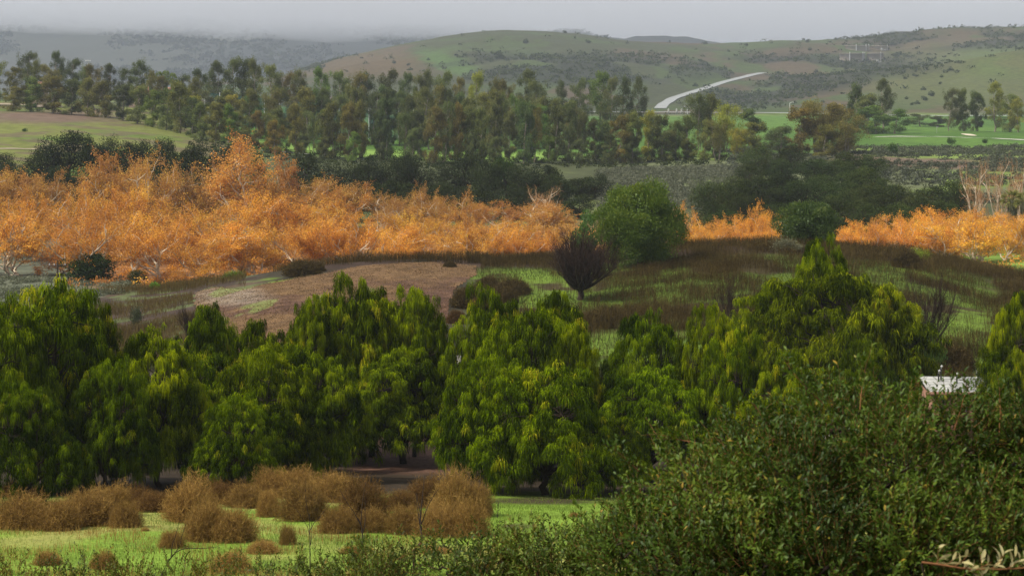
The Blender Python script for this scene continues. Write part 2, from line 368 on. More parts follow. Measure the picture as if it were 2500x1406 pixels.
def scrub_mask(px, py, X, Y):
    n = fbm(X / 42, Y / 70, 61, 4)
    m = ell(px, py, 1400, 170, 330, 38, .35) * sstep(.36, .46, n)
    m = np.maximum(m, ell(px, py, 1180, 150, 90, 20, .5) * sstep(.35, .5, n))
    m = np.maximum(m, ell(px, py, 1960, 165, 330, 30, .4) * sstep(.40, .50, n))
    m = np.maximum(m, ell(px - (230 - py) * 3.2, py, 1900, 200, 130, 60, .5) * sstep(.42, .52, n))
    m = np.maximum(m, ell(px, py, 1830, 235, 110, 26, .5) * sstep(.43, .5, n))
    m = np.maximum(m, ell(px, py, 2330, 95, 240, 26, .5) * sstep(.36, .48, n))
    m = np.maximum(m, ell(px, py, 720, 150, 130, 22, .5) * sstep(.42, .5, n))
    return m * (Y > 880) * (Y < 1600)
_gy = np.concatenate([np.arange(-60, 46, 2.0), np.arange(46, 212, .55), np.arange(212, 450, 1.8), np.arange(450, 900, 3.6), np.arange(900, 1560, 5), np.arange(1560, 3800, 24)])
_gu = np.linspace(-.42, .42, 720)
GX = _gu[None, :] * (_gy[:, None] + 75); GY = np.broadcast_to(_gy[:, None], GX.shape)
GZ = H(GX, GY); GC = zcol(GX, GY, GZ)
def gridmesh(name, mat, mask=None, dz=0.0, col=None):
    r, c = GX.shape; idx = np.arange(r * c).reshape(r, c)
    q = np.stack([idx[:-1, :-1], idx[:-1, 1:], idx[1:, 1:], idx[1:, :-1]], -1).reshape(-1, 4)
    V = np.stack([GX, GY, GZ + dz], -1).reshape(-1, 3); CC = (GC if col is None else col).reshape(-1, 3)
    if mask is not None:
        mk = (mask[:-1, :-1] & mask[1:, 1:] & mask[:-1, 1:] & mask[1:, :-1]).ravel(); q = q[mk]
        u, inv = np.unique(q, return_inverse=True); V = V[u]; CC = CC[u]; q = inv.reshape(-1, 4)
    mb = MB(); mb.add(V, q); me = mb.mesh(name, mat, True)
    a = me.color_attributes.new('Col', 'FLOAT_COLOR', 'POINT')
    a.data.foreach_set('color', np.concatenate([CC, np.ones((len(CC), 1))], 1).astype(np.float32).ravel())
    return me
def groundmat(name, fine=6.0, amp=.45, bump=.05):
    m, nt = newmat(name); N = nt.nodes; L = nt.links
    a = N.new("ShaderNodeVertexColor"); a.layer_name = 'Col'
    tc = N.new("ShaderNodeTexCoord"); n1 = N.new("ShaderNodeTexNoise"); n1.inputs['Scale'].default_value = fine; n1.inputs['Detail'].default_value = 3
    n2 = N.new("ShaderNodeTexNoise"); n2.inputs['Scale'].default_value = fine / 14; n2.inputs['Detail'].default_value = 5
    L.new(tc.outputs['Object'], n1.inputs['Vector']); L.new(tc.outputs['Object'], n2.inputs['Vector'])
    mr = N.new("ShaderNodeMapRange"); mr.inputs['From Min'].default_value = .3; mr.inputs['From Max'].default_value = .7
    mr.inputs['To Min'].default_value = 1 - amp; mr.inputs['To Max'].default_value = 1 + amp
    av = N.new("ShaderNodeMath"); av.operation = 'ADD'; L.new(n1.outputs[0], av.inputs[0]); L.new(n2.outputs[0], av.inputs[1])
    hf = N.new("ShaderNodeMath"); hf.operation = 'MULTIPLY'; hf.inputs[1].default_value = .5; L.new(av.outputs[0], hf.inputs[0])
    L.new(hf.outputs[0], mr.inputs['Value'])
    v = N.new("ShaderNodeHueSaturation"); L.new(a.outputs[0], v.inputs['Color']); L.new(mr.outputs[0], v.inputs['Value'])
    p = N.new("ShaderNodeBsdfPrincipled"); p.inputs['Roughness'].default_value = .95; p.inputs['Specular IOR Level'].default_value = .1
    L.new(v.outputs[0], p.inputs['Base Color'])
    b = N.new("ShaderNodeBump"); b.inputs['Strength'].default_value = .8; b.inputs['Distance'].default_value = bump
    L.new(hf.outputs[0], b.inputs['Height']); L.new(b.outputs[0], p.inputs['Normal'])
    o = N.new("ShaderNodeOutputMaterial"); L.new(p.outputs[0], o.inputs[0]); return m
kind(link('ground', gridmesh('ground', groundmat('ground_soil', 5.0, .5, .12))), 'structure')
_PXg = to_px(GX, GY) + 24 * (fbm(GX / 5, GY / 5, 71, 3) - .5); _PYg = HY - F * GZ / np.maximum(GY, 5) + 8 * (fbm(GX / 6, GY / 6, 73, 3) - .5)
_mk = inpoly(_PXg, _PYg, MULCH) & (GY > 112) & (GY < 203)
_mc = np.zeros(GX.shape + (3,)); _mc[:] = (.128, .076, .036)
_nm = fbm(GX / 7, GY / 7, 77, 4); _mc = lerp(_mc, (.085, .046, .030), sstep(.45, .62, _nm)); _mc = lerp(_mc, (.20, .16, .12), ell(_PXg, _PYg, 560, 725, 90, 22, .5) * .8)
_mc = lerp(_mc, (.15, .19, .05), sstep(.66, .72, fbm(GX / 3, GY / 8, 79, 3)) * .7)
kind(link('mulch_ground', gridmesh('mulch_ground', groundmat('mulch', 9.0, .75, .10), _mk, .05, _mc)), 'structure')

def strip(name, pts, w, mat, lift=.08, step=2.0, sides=2):
    """a road or path draped on the ground along world points (x, y)"""
    P = np.array(pts, float); seg = np.r_[0, np.cumsum(np.linalg.norm(np.diff(P, axis=0), axis=1))]
    t = np.arange(0, seg[-1], step); X = np.interp(t, seg, P[:, 0]); Y = np.interp(t, seg, P[:, 1])
    for _ in range(6):
        X[1:-1] = (X[:-2] + 2 * X[1:-1] + X[2:]) / 4; Y[1:-1] = (Y[:-2] + 2 * Y[1:-1] + Y[2:]) / 4
    D = norm(np.stack([np.gradient(X), np.gradient(Y)], -1)); S = np.stack([D[:, 1], -D[:, 0]], -1)
    k = sides + 1; o = np.linspace(-.5, .5, k) * w
    VX = X[:, None] + S[:, :1] * o; VY = Y[:, None] + S[:, 1:] * o; VZ = H(VX, VY)
    if lift > .28:
        zc = VZ.max(1)
        for _ in range(12): zc[1:-1] = np.maximum(zc[1:-1], (zc[:-2] + zc[2:]) / 2)
        VZ = np.repeat(zc[:, None], k, 1)
    V = np.stack([VX, VY, VZ + lift], -1).reshape(-1, 3)
    i = np.arange(len(t) - 1)[:, None] * k + np.arange(k - 1); q = np.stack([i, i + 1, i + k + 1, i + k], -1).reshape(-1, 4)
    mb = MB(); mb.add(V, q); o_ = link(name, mb.mesh(name, mat, True)); o_['kind'] = 'structure'; return o_
M_conc = surf('pale_concrete', (.20, .21, .21), (.30, .31, .31), .6, .6)
M_conc2 = surf('pale_gravel', (.30, .27, .23), (.48, .44, .38), 3, .9)
M_dirt = surf('dirt_track', (.26, .21, .15), (.36, .30, .22), 2, .9)
M_greenpath = surf('cart_path', (.42, .42, .36), (.55, .54, .46), 1, .9)
strip('canyon_road', _canyon, 6.0, M_conc, .30, 4, 3)
strip('valley_road', [(at(1380, 880), 880), (at(1560, 880), 875), (at(1640, 870), 868), (at(1760, 866), 866), (at(1900, 862), 850), (at(2040, 850), 842), (at(2260, 840), 815), (at(2700, 830), 800)], 9, M_conc, .7, 4)
strip('gravel_path', [(-11, 120), (-9, 120), (-6.5, 120), (-2.5, 122), (0.5, 121), (4, 114.5), (12, 108), (20, 106)], 2.6, M_conc2, .06, .5, 6)
strip('gravel_path', [(-3.6, 138), (-3.4, 134), (-3.2, 129), (-3.0, 123)], 1.6, M_conc2, .05, .5, 4)
strip('dirt_track', [hit(-60, 366, 350, 520), hit(20, 364, 350, 520), hit(100, 366, 350, 520)], 2.2, M_dirt, .1, 1.0, 3)
strip('dirt_track', [hit(-40, 254, 450, 700), hit(40, 256, 450, 700), hit(95, 258, 450, 700), hit(120, 263, 450, 700)], 9, M_dirt, .15, 1.0, 3)
strip('cart_path', [(at(2130, 610), 606), (at(2200, 618), 612), (at(2300, 600), 596), (at(2400, 590), 586), (at(2600, 560), 556)], 2.4, M_greenpath, .12, 2, 3)
strip('cart_path', [(at(640, 470), 470), (at(700, 474), 476), (at(760, 476), 474)], 1.8, M_greenpath, .1, 1, 3)

# ------------------------------------------------------------------ plant builders (each returns a list of (part name, mesh))
def curve(p0, p1, k, rng, wob=.1, lift=0.0):
    t = np.linspace(0, 1, k)[:, None]; L = np.linalg.norm(p1 - p0)
    P = p0 + (p1 - p0) * t; P[1:-1] += rng.normal(size=(k - 2, 3)) * wob * L
    P[:, 2] += lift * L * np.sin(t[:, 0] * math.pi); return P
def lobe_points(rng, c, r, n, zmin=-.4):
    d = rdir(rng, n * 3); d = d[d[:, 2] > zmin][:n]; return c + d * r, d
def pepper_tree(seed, h, w, yellow=.06, spire=.5, skirt=.12, per=105, thin=1.0):
    r = np.random.RandomState(seed); lobes = []
    nh = r.randint(7, 10)
    for i in range(nh):                                   # upper heads, broad and rounded
        a = 2 * math.pi * i / nh * 1.6 + r.uniform(-.5, .5); q = r.uniform(.12, .72) * w / 2
        top = h * (1 - .24 * (q / (w / 2)) ** 1.5 - r.uniform(0, .12)) if i else h
        if not i: q *= .6
        rx = r.uniform(.15, .23) * w; rz = r.uniform(.75, 1.1) * rx * (1 + .5 * spire * r.rand())
        lobes.append((np.array((q * math.cos(a), q * math.sin(a), top - rz)), np.array((rx, rx, rz))))
        lobes.append((np.array((q * math.cos(a) * 1.25 + r.normal() * .3, q * math.sin(a) * 1.25 + r.normal() * .3, top - rz * 2.4)), np.array((rx * 1.1, rx * 1.1, rz * 1.2))))
    for i in range(15):                                   # outer skirt down to the ground
        a = 2 * math.pi * i / 15 * 2.6 + r.uniform(-.3, .3); q = r.uniform(.62, .92) * w / 2; z = h * (skirt + r.uniform(.02, .42))
        rx = r.uniform(.10, .17) * w; lobes.append((np.array((q * math.cos(a), q * math.sin(a), z)), np.array((rx, rx, rx * r.uniform(1.0, 1.6)))))
    mb = MB(); C = np.array([l[0] for l in lobes]); R = np.array([l[1] for l in lobes]); ends = []
    for c, rr in lobes:
        lt = r.normal(.40, .16)
        n = int(36 * thin); P, d = lobe_points(r, c, rr, n, -.35)
        for p, dd in zip(P, d):
            e = np.linalg.norm((p - C) / R, axis=1)
            if (e < .72).sum() > 0 or p[2] < .25: continue
            p = p + r.normal(size=3) * (.22, .22, .20); p[2] = max(p[2], .3)
            ends.append(p); pr = r.uniform(.15, .42); m = int(per * .95 * (pr / .36) ** 1.7)
            u = rdir(r, m) + dd * .45 + np.array((0, 0, .30)); u = norm(u)
            s0 = p + u * pr * r.uniform(.2, 1.0, (m, 1)) * (1, 1, 1.25); Ls = r.uniform(.14, .42, (m, 1)) * (1 + .5 * (r.rand() < .25))
            hz = norm(u + rdir(r, m) * .9) * np.array((1, 1, .2))
            dn = np.array((0, 0, -1.))
            s1 = s0 + hz * .09 + np.array((0, 0, .035)); s2 = s1 + hz * .09 + dn * .38 * Ls; s3 = s2 + hz * .04 + dn * .62 * Ls
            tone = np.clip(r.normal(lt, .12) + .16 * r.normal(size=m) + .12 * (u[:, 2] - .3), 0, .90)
            if r.rand() < yellow: tone = np.where(r.rand(m) < .6, r.uniform(.93, 1, m), tone)
            P4 = np.stack([s0, s1, s2, s3], 1); P4[:, 3, 2] = np.maximum(P4[:, 3, 2], .02)
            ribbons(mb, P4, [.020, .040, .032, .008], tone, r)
    tb = MB(); base = np.array((0, 0, -.2)); fk = np.array((r.normal() * .2, r.normal() * .2, h * .17))
    tubes(tb, curve(base, fk, 5, r, .04), np.linspace(.034, .024, 5) * h * .9, 8)
    for c, rr in lobes:
        e = c + np.array((0, 0, rr[2] * .4)); tubes(tb, curve(fk + r.normal(size=3) * .05, e, 7, r, .035, .12), np.linspace(.013, .003, 7) * h, 5)
    for p in ends[::2]:
        j = np.argmin(np.linalg.norm(C - p, axis=1)); tubes(tb, curve(C[j], p, 4, r, .06), [.03, .025, .018, .01], 4)
    return [('crown', mb.mesh('crown', M_pepper)), ('trunk', tb.mesh('trunk', M_bark, True))]

def leafcloud(mb, r, c, rad, n, l, w, mode='any', tone=.5, tvar=.18, shell=.55):
    d = rdir(r, n); q = r.uniform(shell, 1.0, (n, 1)) ** .8; P = c + d * rad * q
    if mode == 'hang': A = r.normal(size=(n, 3)) * .45 + np.array((0, 0, -1.))
    elif mode == 'up': A = r.normal(size=(n, 3)) * .5 + d * .7 + np.array((0, 0, .7))
    else: A = r.normal(size=(n, 3))
    Nn = rdir(r, n) + d * .6 + np.array((0, 0, .5))
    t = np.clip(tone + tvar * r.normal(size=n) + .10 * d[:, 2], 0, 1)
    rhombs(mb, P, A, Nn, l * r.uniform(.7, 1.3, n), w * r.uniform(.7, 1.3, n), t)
def eucalyptus(seed, h=18, w=6, low=.35, dens=1.0, stems=1, leaf=.34, tone=.5):
    r = np.random.RandomState(seed); mb = MB(); tb = MB()
    for s in range(stems):
        lean = r.normal(size=2) * (.05 + .05 * (stems > 1)) * h
        top = np.array((lean[0], lean[1], h * (1 if s == 0 else r.uniform(.7, .95))))
        P = curve(np.array((r.normal() * .3 * (stems > 1), r.normal() * .3 * (stems > 1), -.3)), top, 9, r, .012)
        tubes(tb, P, np.linspace(.0125, .002, 9) * h, 6)
        nl = int(r.randint(19, 24) / stems ** .6)
        for i in range(nl):
            f = low + (1 - low) * (i + .5 * r.rand()) / nl; b = P[min(8, int(f * 8))] + (P[min(8, int(f * 8) + 1)] - P[min(8, int(f * 8))]) * ((f * 8) % 1)
            a = r.uniform(0, 2 * math.pi); prof = math.sin(math.pi * min(1, (f - low) / (1 - low) * .80 + .16)) ** .7
            q = w / 2 * prof * r.uniform(.45, 1.0); e = b + np.array((math.cos(a) * q, math.sin(a) * q, q * r.uniform(.3, .9)))
            e[2] = min(e[2], h * .99)
            tubes(tb, curve(b, e, 5, r, .05), np.linspace(.0045, .0012, 5) * h, 4)
            tn = r.normal(tone, .11)
            for k in range(3):
                c = e * (1 - .22 * k) + b * .22 * k + r.normal(size=3) * np.array((.8, .8, .7)) * w * .09
                rad = np.array((1, 1, r.uniform(1.1, 1.9))) * r.uniform(.10, .17) * w
                leafcloud(mb, r, c, rad, int(190 * dens), leaf, leaf * .42, 'hang', tn, .14, .2)
        tn = tone
        for k in range(4):
            leafcloud(mb, r, P[-1] + r.normal(size=3) * (.1 * w, .1 * w, .05 * w) - (0, 0, .07 * w), np.array((.13, .13, .17)) * w * r.uniform(.7, 1.1), int(200 * dens), leaf, leaf * .42, 'hang', tn, .14, .2)
    return [('crown', mb.mesh('crown', M_euc)), ('trunk', tb.mesh('trunk', M_eucbark, True))]
def oak(seed, h=8, w=10, mat=None, leaf=.24, n=6500, nl=30, mode='any', tone=.45, tvar=.14, zlo=.08, trunkmat=None, aspect=.62):
    r = np.random.RandomState(seed); mb = MB(); tb = MB(); L = []
    for i in range(nl):
        d = rdir(r, 1)[0]; d[2] = max(d[2], -.75) if d[2] < 0 else d[2]; q = r.uniform(.60, .80)
        c = np.array((d[0] * w / 2 * q, d[1] * w / 2 * q, h * (.46 + zlo / 2) + d[2] * h * .44 * r.uniform(.75, 1.0)))
        rad = np.array((1, 1, r.uniform(.6, .95))) * r.uniform(.11, .20) * w
        c[2] = min(c[2], h - rad[2] * .9); L.append((c, rad))
        leafcloud(mb, r, c, rad, n // nl, leaf, leaf * aspect, mode, r.normal(tone, .10), tvar, .45)
    leafcloud(mb, r, np.array((0, 0, h * .5)), np.array((w * .36, w * .36, h * .36)), n // 5, leaf * 1.3, leaf, 'any', tone - .1, .1, .3)
    fk = np.array((0, 0, h * .22)); tubes(tb, curve(np.array((0, 0, -.2)), fk, 4, r, .05), np.linspace(.045, .035, 4) * h, 7)
    for c, rad in L[::2]: tubes(tb, curve(fk, c, 6, r, .05, .05), np.linspace(.02, .004, 6) * h, 5)
    return [('crown', mb.mesh('crown', mat or M_oak)), ('trunk', tb.mesh('trunk', trunkmat or M_bark, True))]
def perp(r, d):
    v = norm(np.cross(d, rdir(r, len(d)))); return v
def sprout(r, P, D, L, n, f0, ang, jit=.25, up=0.0):
    """children along parent polylines P (m,k,3): starts and directions"""
    m, k, _ = P.shape; t = f0 + (1 - f0) * (np.arange(n)[None] + r.rand(m, n)) / n; t = np.clip(t * (k - 1), 0, k - 1.001)
    i = t.astype(int); fr = (t - i)[..., None]; I = np.arange(m)[:, None]
    s = P[I, i] * (1 - fr) + P[I, i + 1] * fr; d = norm(P[I, i + 1] - P[I, i])
    s = s.reshape(-1, 3); d = d.reshape(-1, 3); a = ang + jit * r.normal(size=(len(s), 1))
    nd = norm(d * np.cos(a) + perp(r, d) * np.sin(a) + np.array((0, 0, up))); return s, nd
def extend(r, s, d, L, k, crook, up=0.0):
    n = len(s); L = np.broadcast_to(L, (n,)); P = [s]; dd = d.copy()
    for j in range(k - 1):
        dd = norm(dd + r.normal(size=(n, 3)) * crook + np.array((0, 0, up))); P.append(P[-1] + dd * (L / (k - 1))[:, None])
    return np.stack(P, 1)
def sycamore(seed, h=12, w=10, leaves=6500, tone=.5, bare=False):
    r = np.random.RandomState(seed); tb = MB(); mb = MB(); tw = MB()
    sc = h / 12.0; ns = r.randint(1, 3)
    P0 = extend(r, np.array([[r.normal() * .2, r.normal() * .2, -.3] for _ in range(ns)]), norm(np.array([[r.normal() * .35, r.normal() * .35, 1.] for _ in range(ns)])), 2.9 * sc, 7, .25, .10)
    tubes(tb, P0, np.linspace(.23, .15, 7) * sc, 7)
    s, d = sprout(r, P0, None, 0, 6 if ns == 1 else 4, .15, .80, .2, .20); s[-1] = P0[-1, -1]
    P1 = extend(r, s, d, r.uniform(4.0, 6.6, len(s)) * sc, 8, .26, .10); tubes(tb, P1, np.linspace(.125, .055, 8) * sc, 6)
    s, d = sprout(r, P1, None, 0, 6, .25, .8, .25, .2)
    P2 = extend(r, s, d, r.uniform(1.6, 3.2, len(s)) * sc, 6, .26, .10); tubes(tb, P2, np.linspace(.055, .02, 6) * sc, 4)
    s, d = sprout(r, P2, None, 0, 6, .2, .8, .3, .15)
    P3 = extend(r, s, d, r.uniform(.8, 1.6, len(s)) * sc, 4, .28, .08); tubes(tw, P3, np.linspace(.022, .010, 4), 3)
    s, d = sprout(r, P3, None, 0, 5, .2, .7, .3, .1)
    P4 = extend(r, s, d, r.uniform(.4, .9, len(s)), 3, .25, .05); tubes(tw, P4, [.011, .008, .005], 3)
    E = P4.reshape(-1, 3); pick = E[r.randint(0, len(E), leaves)] + r.normal(size=(leaves, 3)) * .16
    hn = fbm(pick[:, 0] * .7 + seed, pick[:, 2] * .7 + pick[:, 1] * .4, 3, 3)
    keep = pick[:, 2] > .4; pick = pick[keep]; hn = hn[keep]; n = len(pick)
    rhombs(mb, pick, r.normal(size=(n, 3)) + (0, 0, -.4), rdir(r, n), r.uniform(.09, .18, n), r.uniform(.08, .14, n), np.clip(tone + 1.1 * (hn - .5) + .17 * r.normal(size=n), 0, 1))
    out = [('trunk', tb.mesh('trunk', M_palebark, True)), ('twigs', tw.mesh('twigs', M_syctwig))]
    if not bare: out.insert(0, ('crown', mb.mesh('crown', M_syc)))
    return out
def weed_ball(seed, n=2300, flat=.80, k=6, w=.008, spurs=5, lean=0.0, inner=.45):
    """bush of wiry stems, one unit in radius"""
    r = np.random.RandomState(seed); d = rdir(r, n); d[:, 2] = np.abs(d[:, 2]) * 1.0 + .02; d = norm(d)
    bump = .70 + .60 * fbm(d[:, 0] * 1.6 + seed, d[:, 1] * 1.6 + d[:, 2], 5, 2)
    L = (r.uniform(inner, 1.0, n) ** .5 * bump)[:, None]; t = np.linspace(0, 1, k)
    P = np.zeros((n, k, 3)); side = rdir(r, n) * .22
    for j, tt in enumerate(t):
        P[:, j] = d * L * tt + side * math.sin(tt * math.pi) * L + np.array((lean, 0, .05)) * tt * tt * L
    P[..., 2] = P[..., 2] * flat * 1.25 + .01
    P[:, 2:] += r.normal(size=(n, k - 2, 3)) * .035; P[..., 2] = np.maximum(P[..., 2], .005)
    mb = MB(); tone = np.clip(r.normal(.5, .2, n), 0, 1); ribbons(mb, P, np.linspace(1.5, .55, k) * w, tone, r)
    for s in range(spurs):
        j = r.randint(max(1, k - 3), k, n); b = P[np.arange(n), j]; u = norm(d * .5 + rdir(r, n) * 1.1 + (0, 0, .35)); l = r.uniform(.04, .15, (n, 1))
        ribbons(mb, np.stack([b - u * l * .1, b + u * l * .6, b + u * l], 1), [.8 * w, .9 * w, .35 * w], np.clip(tone + .12, 0, 1), r)
    return mb
def vase_tree(seed, h, w, levels=(9, 7, 6, 6), r0=.16, mat=None, twigmat=None, up=.30):
    r = np.random.RandomState(seed); tb = MB(); tw = MB()
    P0 = extend(r, np.array([[0, 0, -.2]]), np.array([[0, 0, 1.]]), h * .17, 4, .06); tubes(tb, P0, np.array([1.5, 1.15, 1.0, .95]) * r0, 8)
    s, d = sprout(r, P0, None, 0, levels[0], .55, .55 * w / h * 1.6, .18, .2)
    P1 = extend(r, s, d, r.uniform(.45, .72, len(s)) * h, 8, .09, .10); tubes(tb, P1, np.linspace(.55, .15, 8) * r0, 6)
    s, d = sprout(r, P1, None, 0, levels[1], .15, .42, .2, up); P2 = extend(r, s, d, r.uniform(.2, .42, len(s)) * h, 6, .10, .10); tubes(tb, P2, np.linspace(.2, .05, 6) * r0, 4)
    s, d = sprout(r, P2, None, 0, levels[2], .15, .42, .2, up); P3 = extend(r, s, d, r.uniform(.10, .24, len(s)) * h, 5, .12, .08); ribbons(tw, P3, np.linspace(.16, .06, 5) * r0, r.rand(len(P3)), r)
    s, d = sprout(r, P3, None, 0, levels[3], .1, .45, .2, up); P4 = extend(r, s, d, r.uniform(.05, .13, len(s)) * h, 3, .12, .05); ribbons(tw, P4, np.array([.09, .07, .03]) * r0, r.rand(len(P4)), r)
    return [('twigs', tw.mesh('twigs', twigmat or M_twigdark)), ('trunk', tb.mesh('trunk', mat or M_bark, True))]
def shrub(seed, mat, n=900, leaf=.10, nl=9, w=2.0, h=1.4, mode='up', tone=.5):
    return [('foliage', _lobes(seed, mat, n, leaf, nl, w, h, mode, tone))]
def _lobes(seed, mat, n, leaf, nl, w, h, mode, tone):
    r = np.random.RandomState(seed); mb = MB()
    for i in range(nl):
        a = r.uniform(0, 6.28); q = r.uniform(0, .62) * w / 2; rad = np.array((1, 1, r.uniform(.8, 1.2) * h / w * 1.5)) * r.uniform(.17, .30) * w
        leafcloud(mb, r, np.array((q * math.cos(a), q * math.sin(a), rad[2] * .75 + r.uniform(0, .35) * h * (1 - q / w))), rad, n // nl, leaf, leaf * .5, mode, r.normal(tone, .1), .16, .3)
    return mb.mesh('foliage', mat)

# ------------------------------------------------------------------ pepper trees (foreground row)
PV = [pepper_tree(11, 8, 7, .08, .5), pepper_tree(12, 8, 6.4, .12, .45), pepper_tree(13, 8, 7.6, .03, .3), pepper_tree(14, 8, 5.2, .05, .7), pepper_tree(15, 8, 8.4, .05, .4), pepper_tree(16, 8, 6.8, .02, .7, skirt=.25)]
PVW = [7, 6.4, 7.6, 5.2, 8.4, 6.8]
PEP = [  # px, distance, top row, width px, variant, tone, label
 (110, 97, 690, 340, 0, (1.05, 1.1, .9), "tall yellow-tipped pepper tree with a twin peak at the far left"),
 (60, 91, 935, 230, 4, (.62, .72, .9), "low dark pepper tree added as shade at the far left, right behind the brown weeds"),  # dark-toned tree added to stand in for the shade beneath its neighbours
 (575, 91, 960, 220, 4, (.9, .98, .9), "low pepper tree right behind the tall brown ridge of weeds"),
 (-20, 93, 728, 240, 2, (1, 1.05, .9), "pepper tree cut off by the left edge, beside the twin-peaked one"),
 (200, 101, 715, 180, 1, (1.25, 1.15, .8), "yellowish narrow pepper tree on the right shoulder of the twin-peaked one"),
 (262, 94, 880, 220, 4, (.85, .95, .9), "low dark pepper tree between the twin-peaked one and the rounded one"),
 (385, 97, 805, 230, 2, (1.15, 1.1, .9), "rounded bright pepper tree in front of the dark earth bank"),
 (518, 103, 748, 165, 3, (1, 1.05, .9), "slim pepper tree rising alone in front of the mulch field's left edge"),
 (480, 94, 880, 210, 1, (.85, .95, .9), "dark pepper tree below the slim one at the mulch field's left edge"),
 (655, 99, 790, 170, 3, (1.05, 1.05, .9), "pepper tree with a small pointed tip just above the rest, by the mulch field"),
 (640, 93, 850, 300, 4, (1.1, 1.1, .85), "broad domed pepper tree under the mulch field, left of the trunk gap"),
 (765, 104, 725, 130, 5, (.95, .95, .9), "small pepper tree with a bare dark stem against the mulch field"),
 (862, 106, 678, 210, 1, (1, 1, .9), "tallest spired pepper tree against the middle of the mulch field"),
 (905, 101, 735, 250, 5, (1.1, 1.05, .85), "golden-flecked pepper tree right under the tallest spire"),
 (770, 94, 850, 230, 2, (.95, 1, .9), "pepper tree behind the brown weeds, left of the trunk gap"),
 (1010, 101, 705, 165, 5, (1, 1.0, .85), "feathery pepper tree at the mulch field's right corner"),
 (985, 99, 850, 260, 5, (.9, .95, .9), "pepper tree standing over the shaded trunk gap, its stems bare below"),
 (1195, 104, 705, 180, 1, (1, 1.05, .9), "pepper tree with a single spire right of the pale path"),
 (1270, 98, 755, 240, 2, (.95, 1.02, .9), "broad pepper tree behind the large weeping one"),
 (1370, 100, 725, 170, 3, (1.1, 1.12, .9), "bright narrow pepper tree below the bare leafless tree"),
 (1200, 91, 870, 270, 4, (1, 1.08, .9), "large weeping pepper tree right of the shaded gap, reaching the grass"),
 (1330, 90, 890, 290, 0, (.95, 1.02, .9), "weeping pepper tree at the right end of the grass strip"),
 (1400, 95, 800, 125, 5, (1.15, 1.12, .85), "yellow-green pepper tree left of the mound's grassy hollow"),
 (1500, 91, 1010, 150, 2, (1.1, 1.1, .85), "small low pepper tree beside the near bush's left tip"),
 (1575, 100, 765, 205, 2, (.82, .95, .9), "dark round-topped pepper tree in front of the brown mound"),
 (1745, 98, 748, 190, 4, (1.25, 1.22, .85), "brightest lime pepper tree in front of the mound's centre"),
 (1800, 95, 800, 160, 0, (1.1, 1.15, .85), "bright pepper tree right against the brightest lime one"),
 (1600, 94, 900, 240, 5, (.75, .88, .9), "darker-toned pepper tree under the dark round-topped one"),  # darker tone than its neighbours
 (1925, 93, 860, 150, 1, (1.1, 1.12, .85), "bright low pepper tree between the lime one and the large olive one"),
 (1998, 118, 580, 150, 2, (1.05, 1.1, .85), "spired pepper tree behind the large olive one, reaching up to the mound's crest"),
 (2070, 114, 658, 370, 2, (.85, .80, .9), "huge dark olive pepper tree with drooping sides on the right"),
 (1900, 117, 690, 220, 5, (.80, .80, .9), "olive pepper tree on the left flank of the huge olive one"),
 (2150, 112, 720, 150, 0, (1.0, .9, .8), "yellow-edged pepper tree on the right flank of the huge olive one"),
 (2110, 105, 830, 170, 4, (.6, .65, .8), "very dark pepper tree in front of the huge olive one"),
 (2484, 106, 708, 150, 2, (1.2, 1.15, .85), "bright pepper tree cut off by the right edge"),
 (2448, 103, 865, 100, 3, (.9, .95, .9), "short pepper tree behind the white-roofed shed's right end"),
]
for i, (px, Y, ty, wpx, v, tone, lab) in enumerate(PEP):
    if not (v == 5 and 880 < px < 1030) and Y < 110: Y -= 9 if Y <= 92 else 5
    if px < 420 and Y < 100: Y -= 7
    tone = (tone[0] * 1.02, tone[1] * 1.02, tone[2])
    X = at(px, Y); g = float(H(X, Y)); h = -(ty - HY) * Y / F - g; w = wpx * Y / F
    s = w / PVW[v] * 1.04
    place('pepper_tree', lab, 'tree', PV[v], X, Y, (i * 2.4) % 6.28, (s, s, h / 8.0), 'pepper trees across the foreground', (*tone, 1))

# ------------------------------------------------------------------ sycamores in autumn colour
SV = [sycamore(100 + i, 12, 10, 12000, t) for i, t in enumerate((.45, .55, .35, .62, .5, .42))]
SB = [sycamore(120, 12, 10, 10, .3, True)]
SPREAD = []
for me in SV:
    c = np.empty(len(me[0][1].vertices) * 3, np.float32); me[0][1].vertices.foreach_get('co', c); c = c.reshape(-1, 3)
    SPREAD.append((np.percentile(c[:, 2], 97.5), np.percentile(np.abs(c[:, :2]), 96) * 2))
def syc_row(Y, tops, colors, rowname, names, seed):
    r = np.random.RandomState(seed)
    for i, (px, ty, wpx) in enumerate(tops):
        YY = Y + r.uniform(-6, 6); X = at(px, YY); g = float(H(X, YY)); v = (i * 5 + seed) % len(SV)
        h = max(5.0, -(ty - HY) * YY / F - g); w = max(wpx * YY / F, h * .62)
        col = colors(px, r)
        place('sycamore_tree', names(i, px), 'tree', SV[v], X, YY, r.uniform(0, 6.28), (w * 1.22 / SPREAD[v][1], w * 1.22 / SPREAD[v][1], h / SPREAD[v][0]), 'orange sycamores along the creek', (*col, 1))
def syc_top(px):
    xs = [-60, 0, 50, 100, 150, 200, 250, 300, 340, 390, 430, 480, 520, 550, 585, 620, 660, 710, 760, 800, 850, 900, 950, 1000, 1040, 1085, 1120, 1160, 1200, 1300, 1380]
    ys = [430, 428, 422, 430, 440, 470, 385, 410, 385, 430, 450, 475, 420, 375, 352, 385, 405, 450, 462, 446, 455, 470, 505, 525, 466, 470, 495, 500, 515, 520, 525]
    return np.interp(px, xs, ys)
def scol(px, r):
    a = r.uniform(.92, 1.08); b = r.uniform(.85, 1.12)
    return (a, a * b * 1.05, a * b)
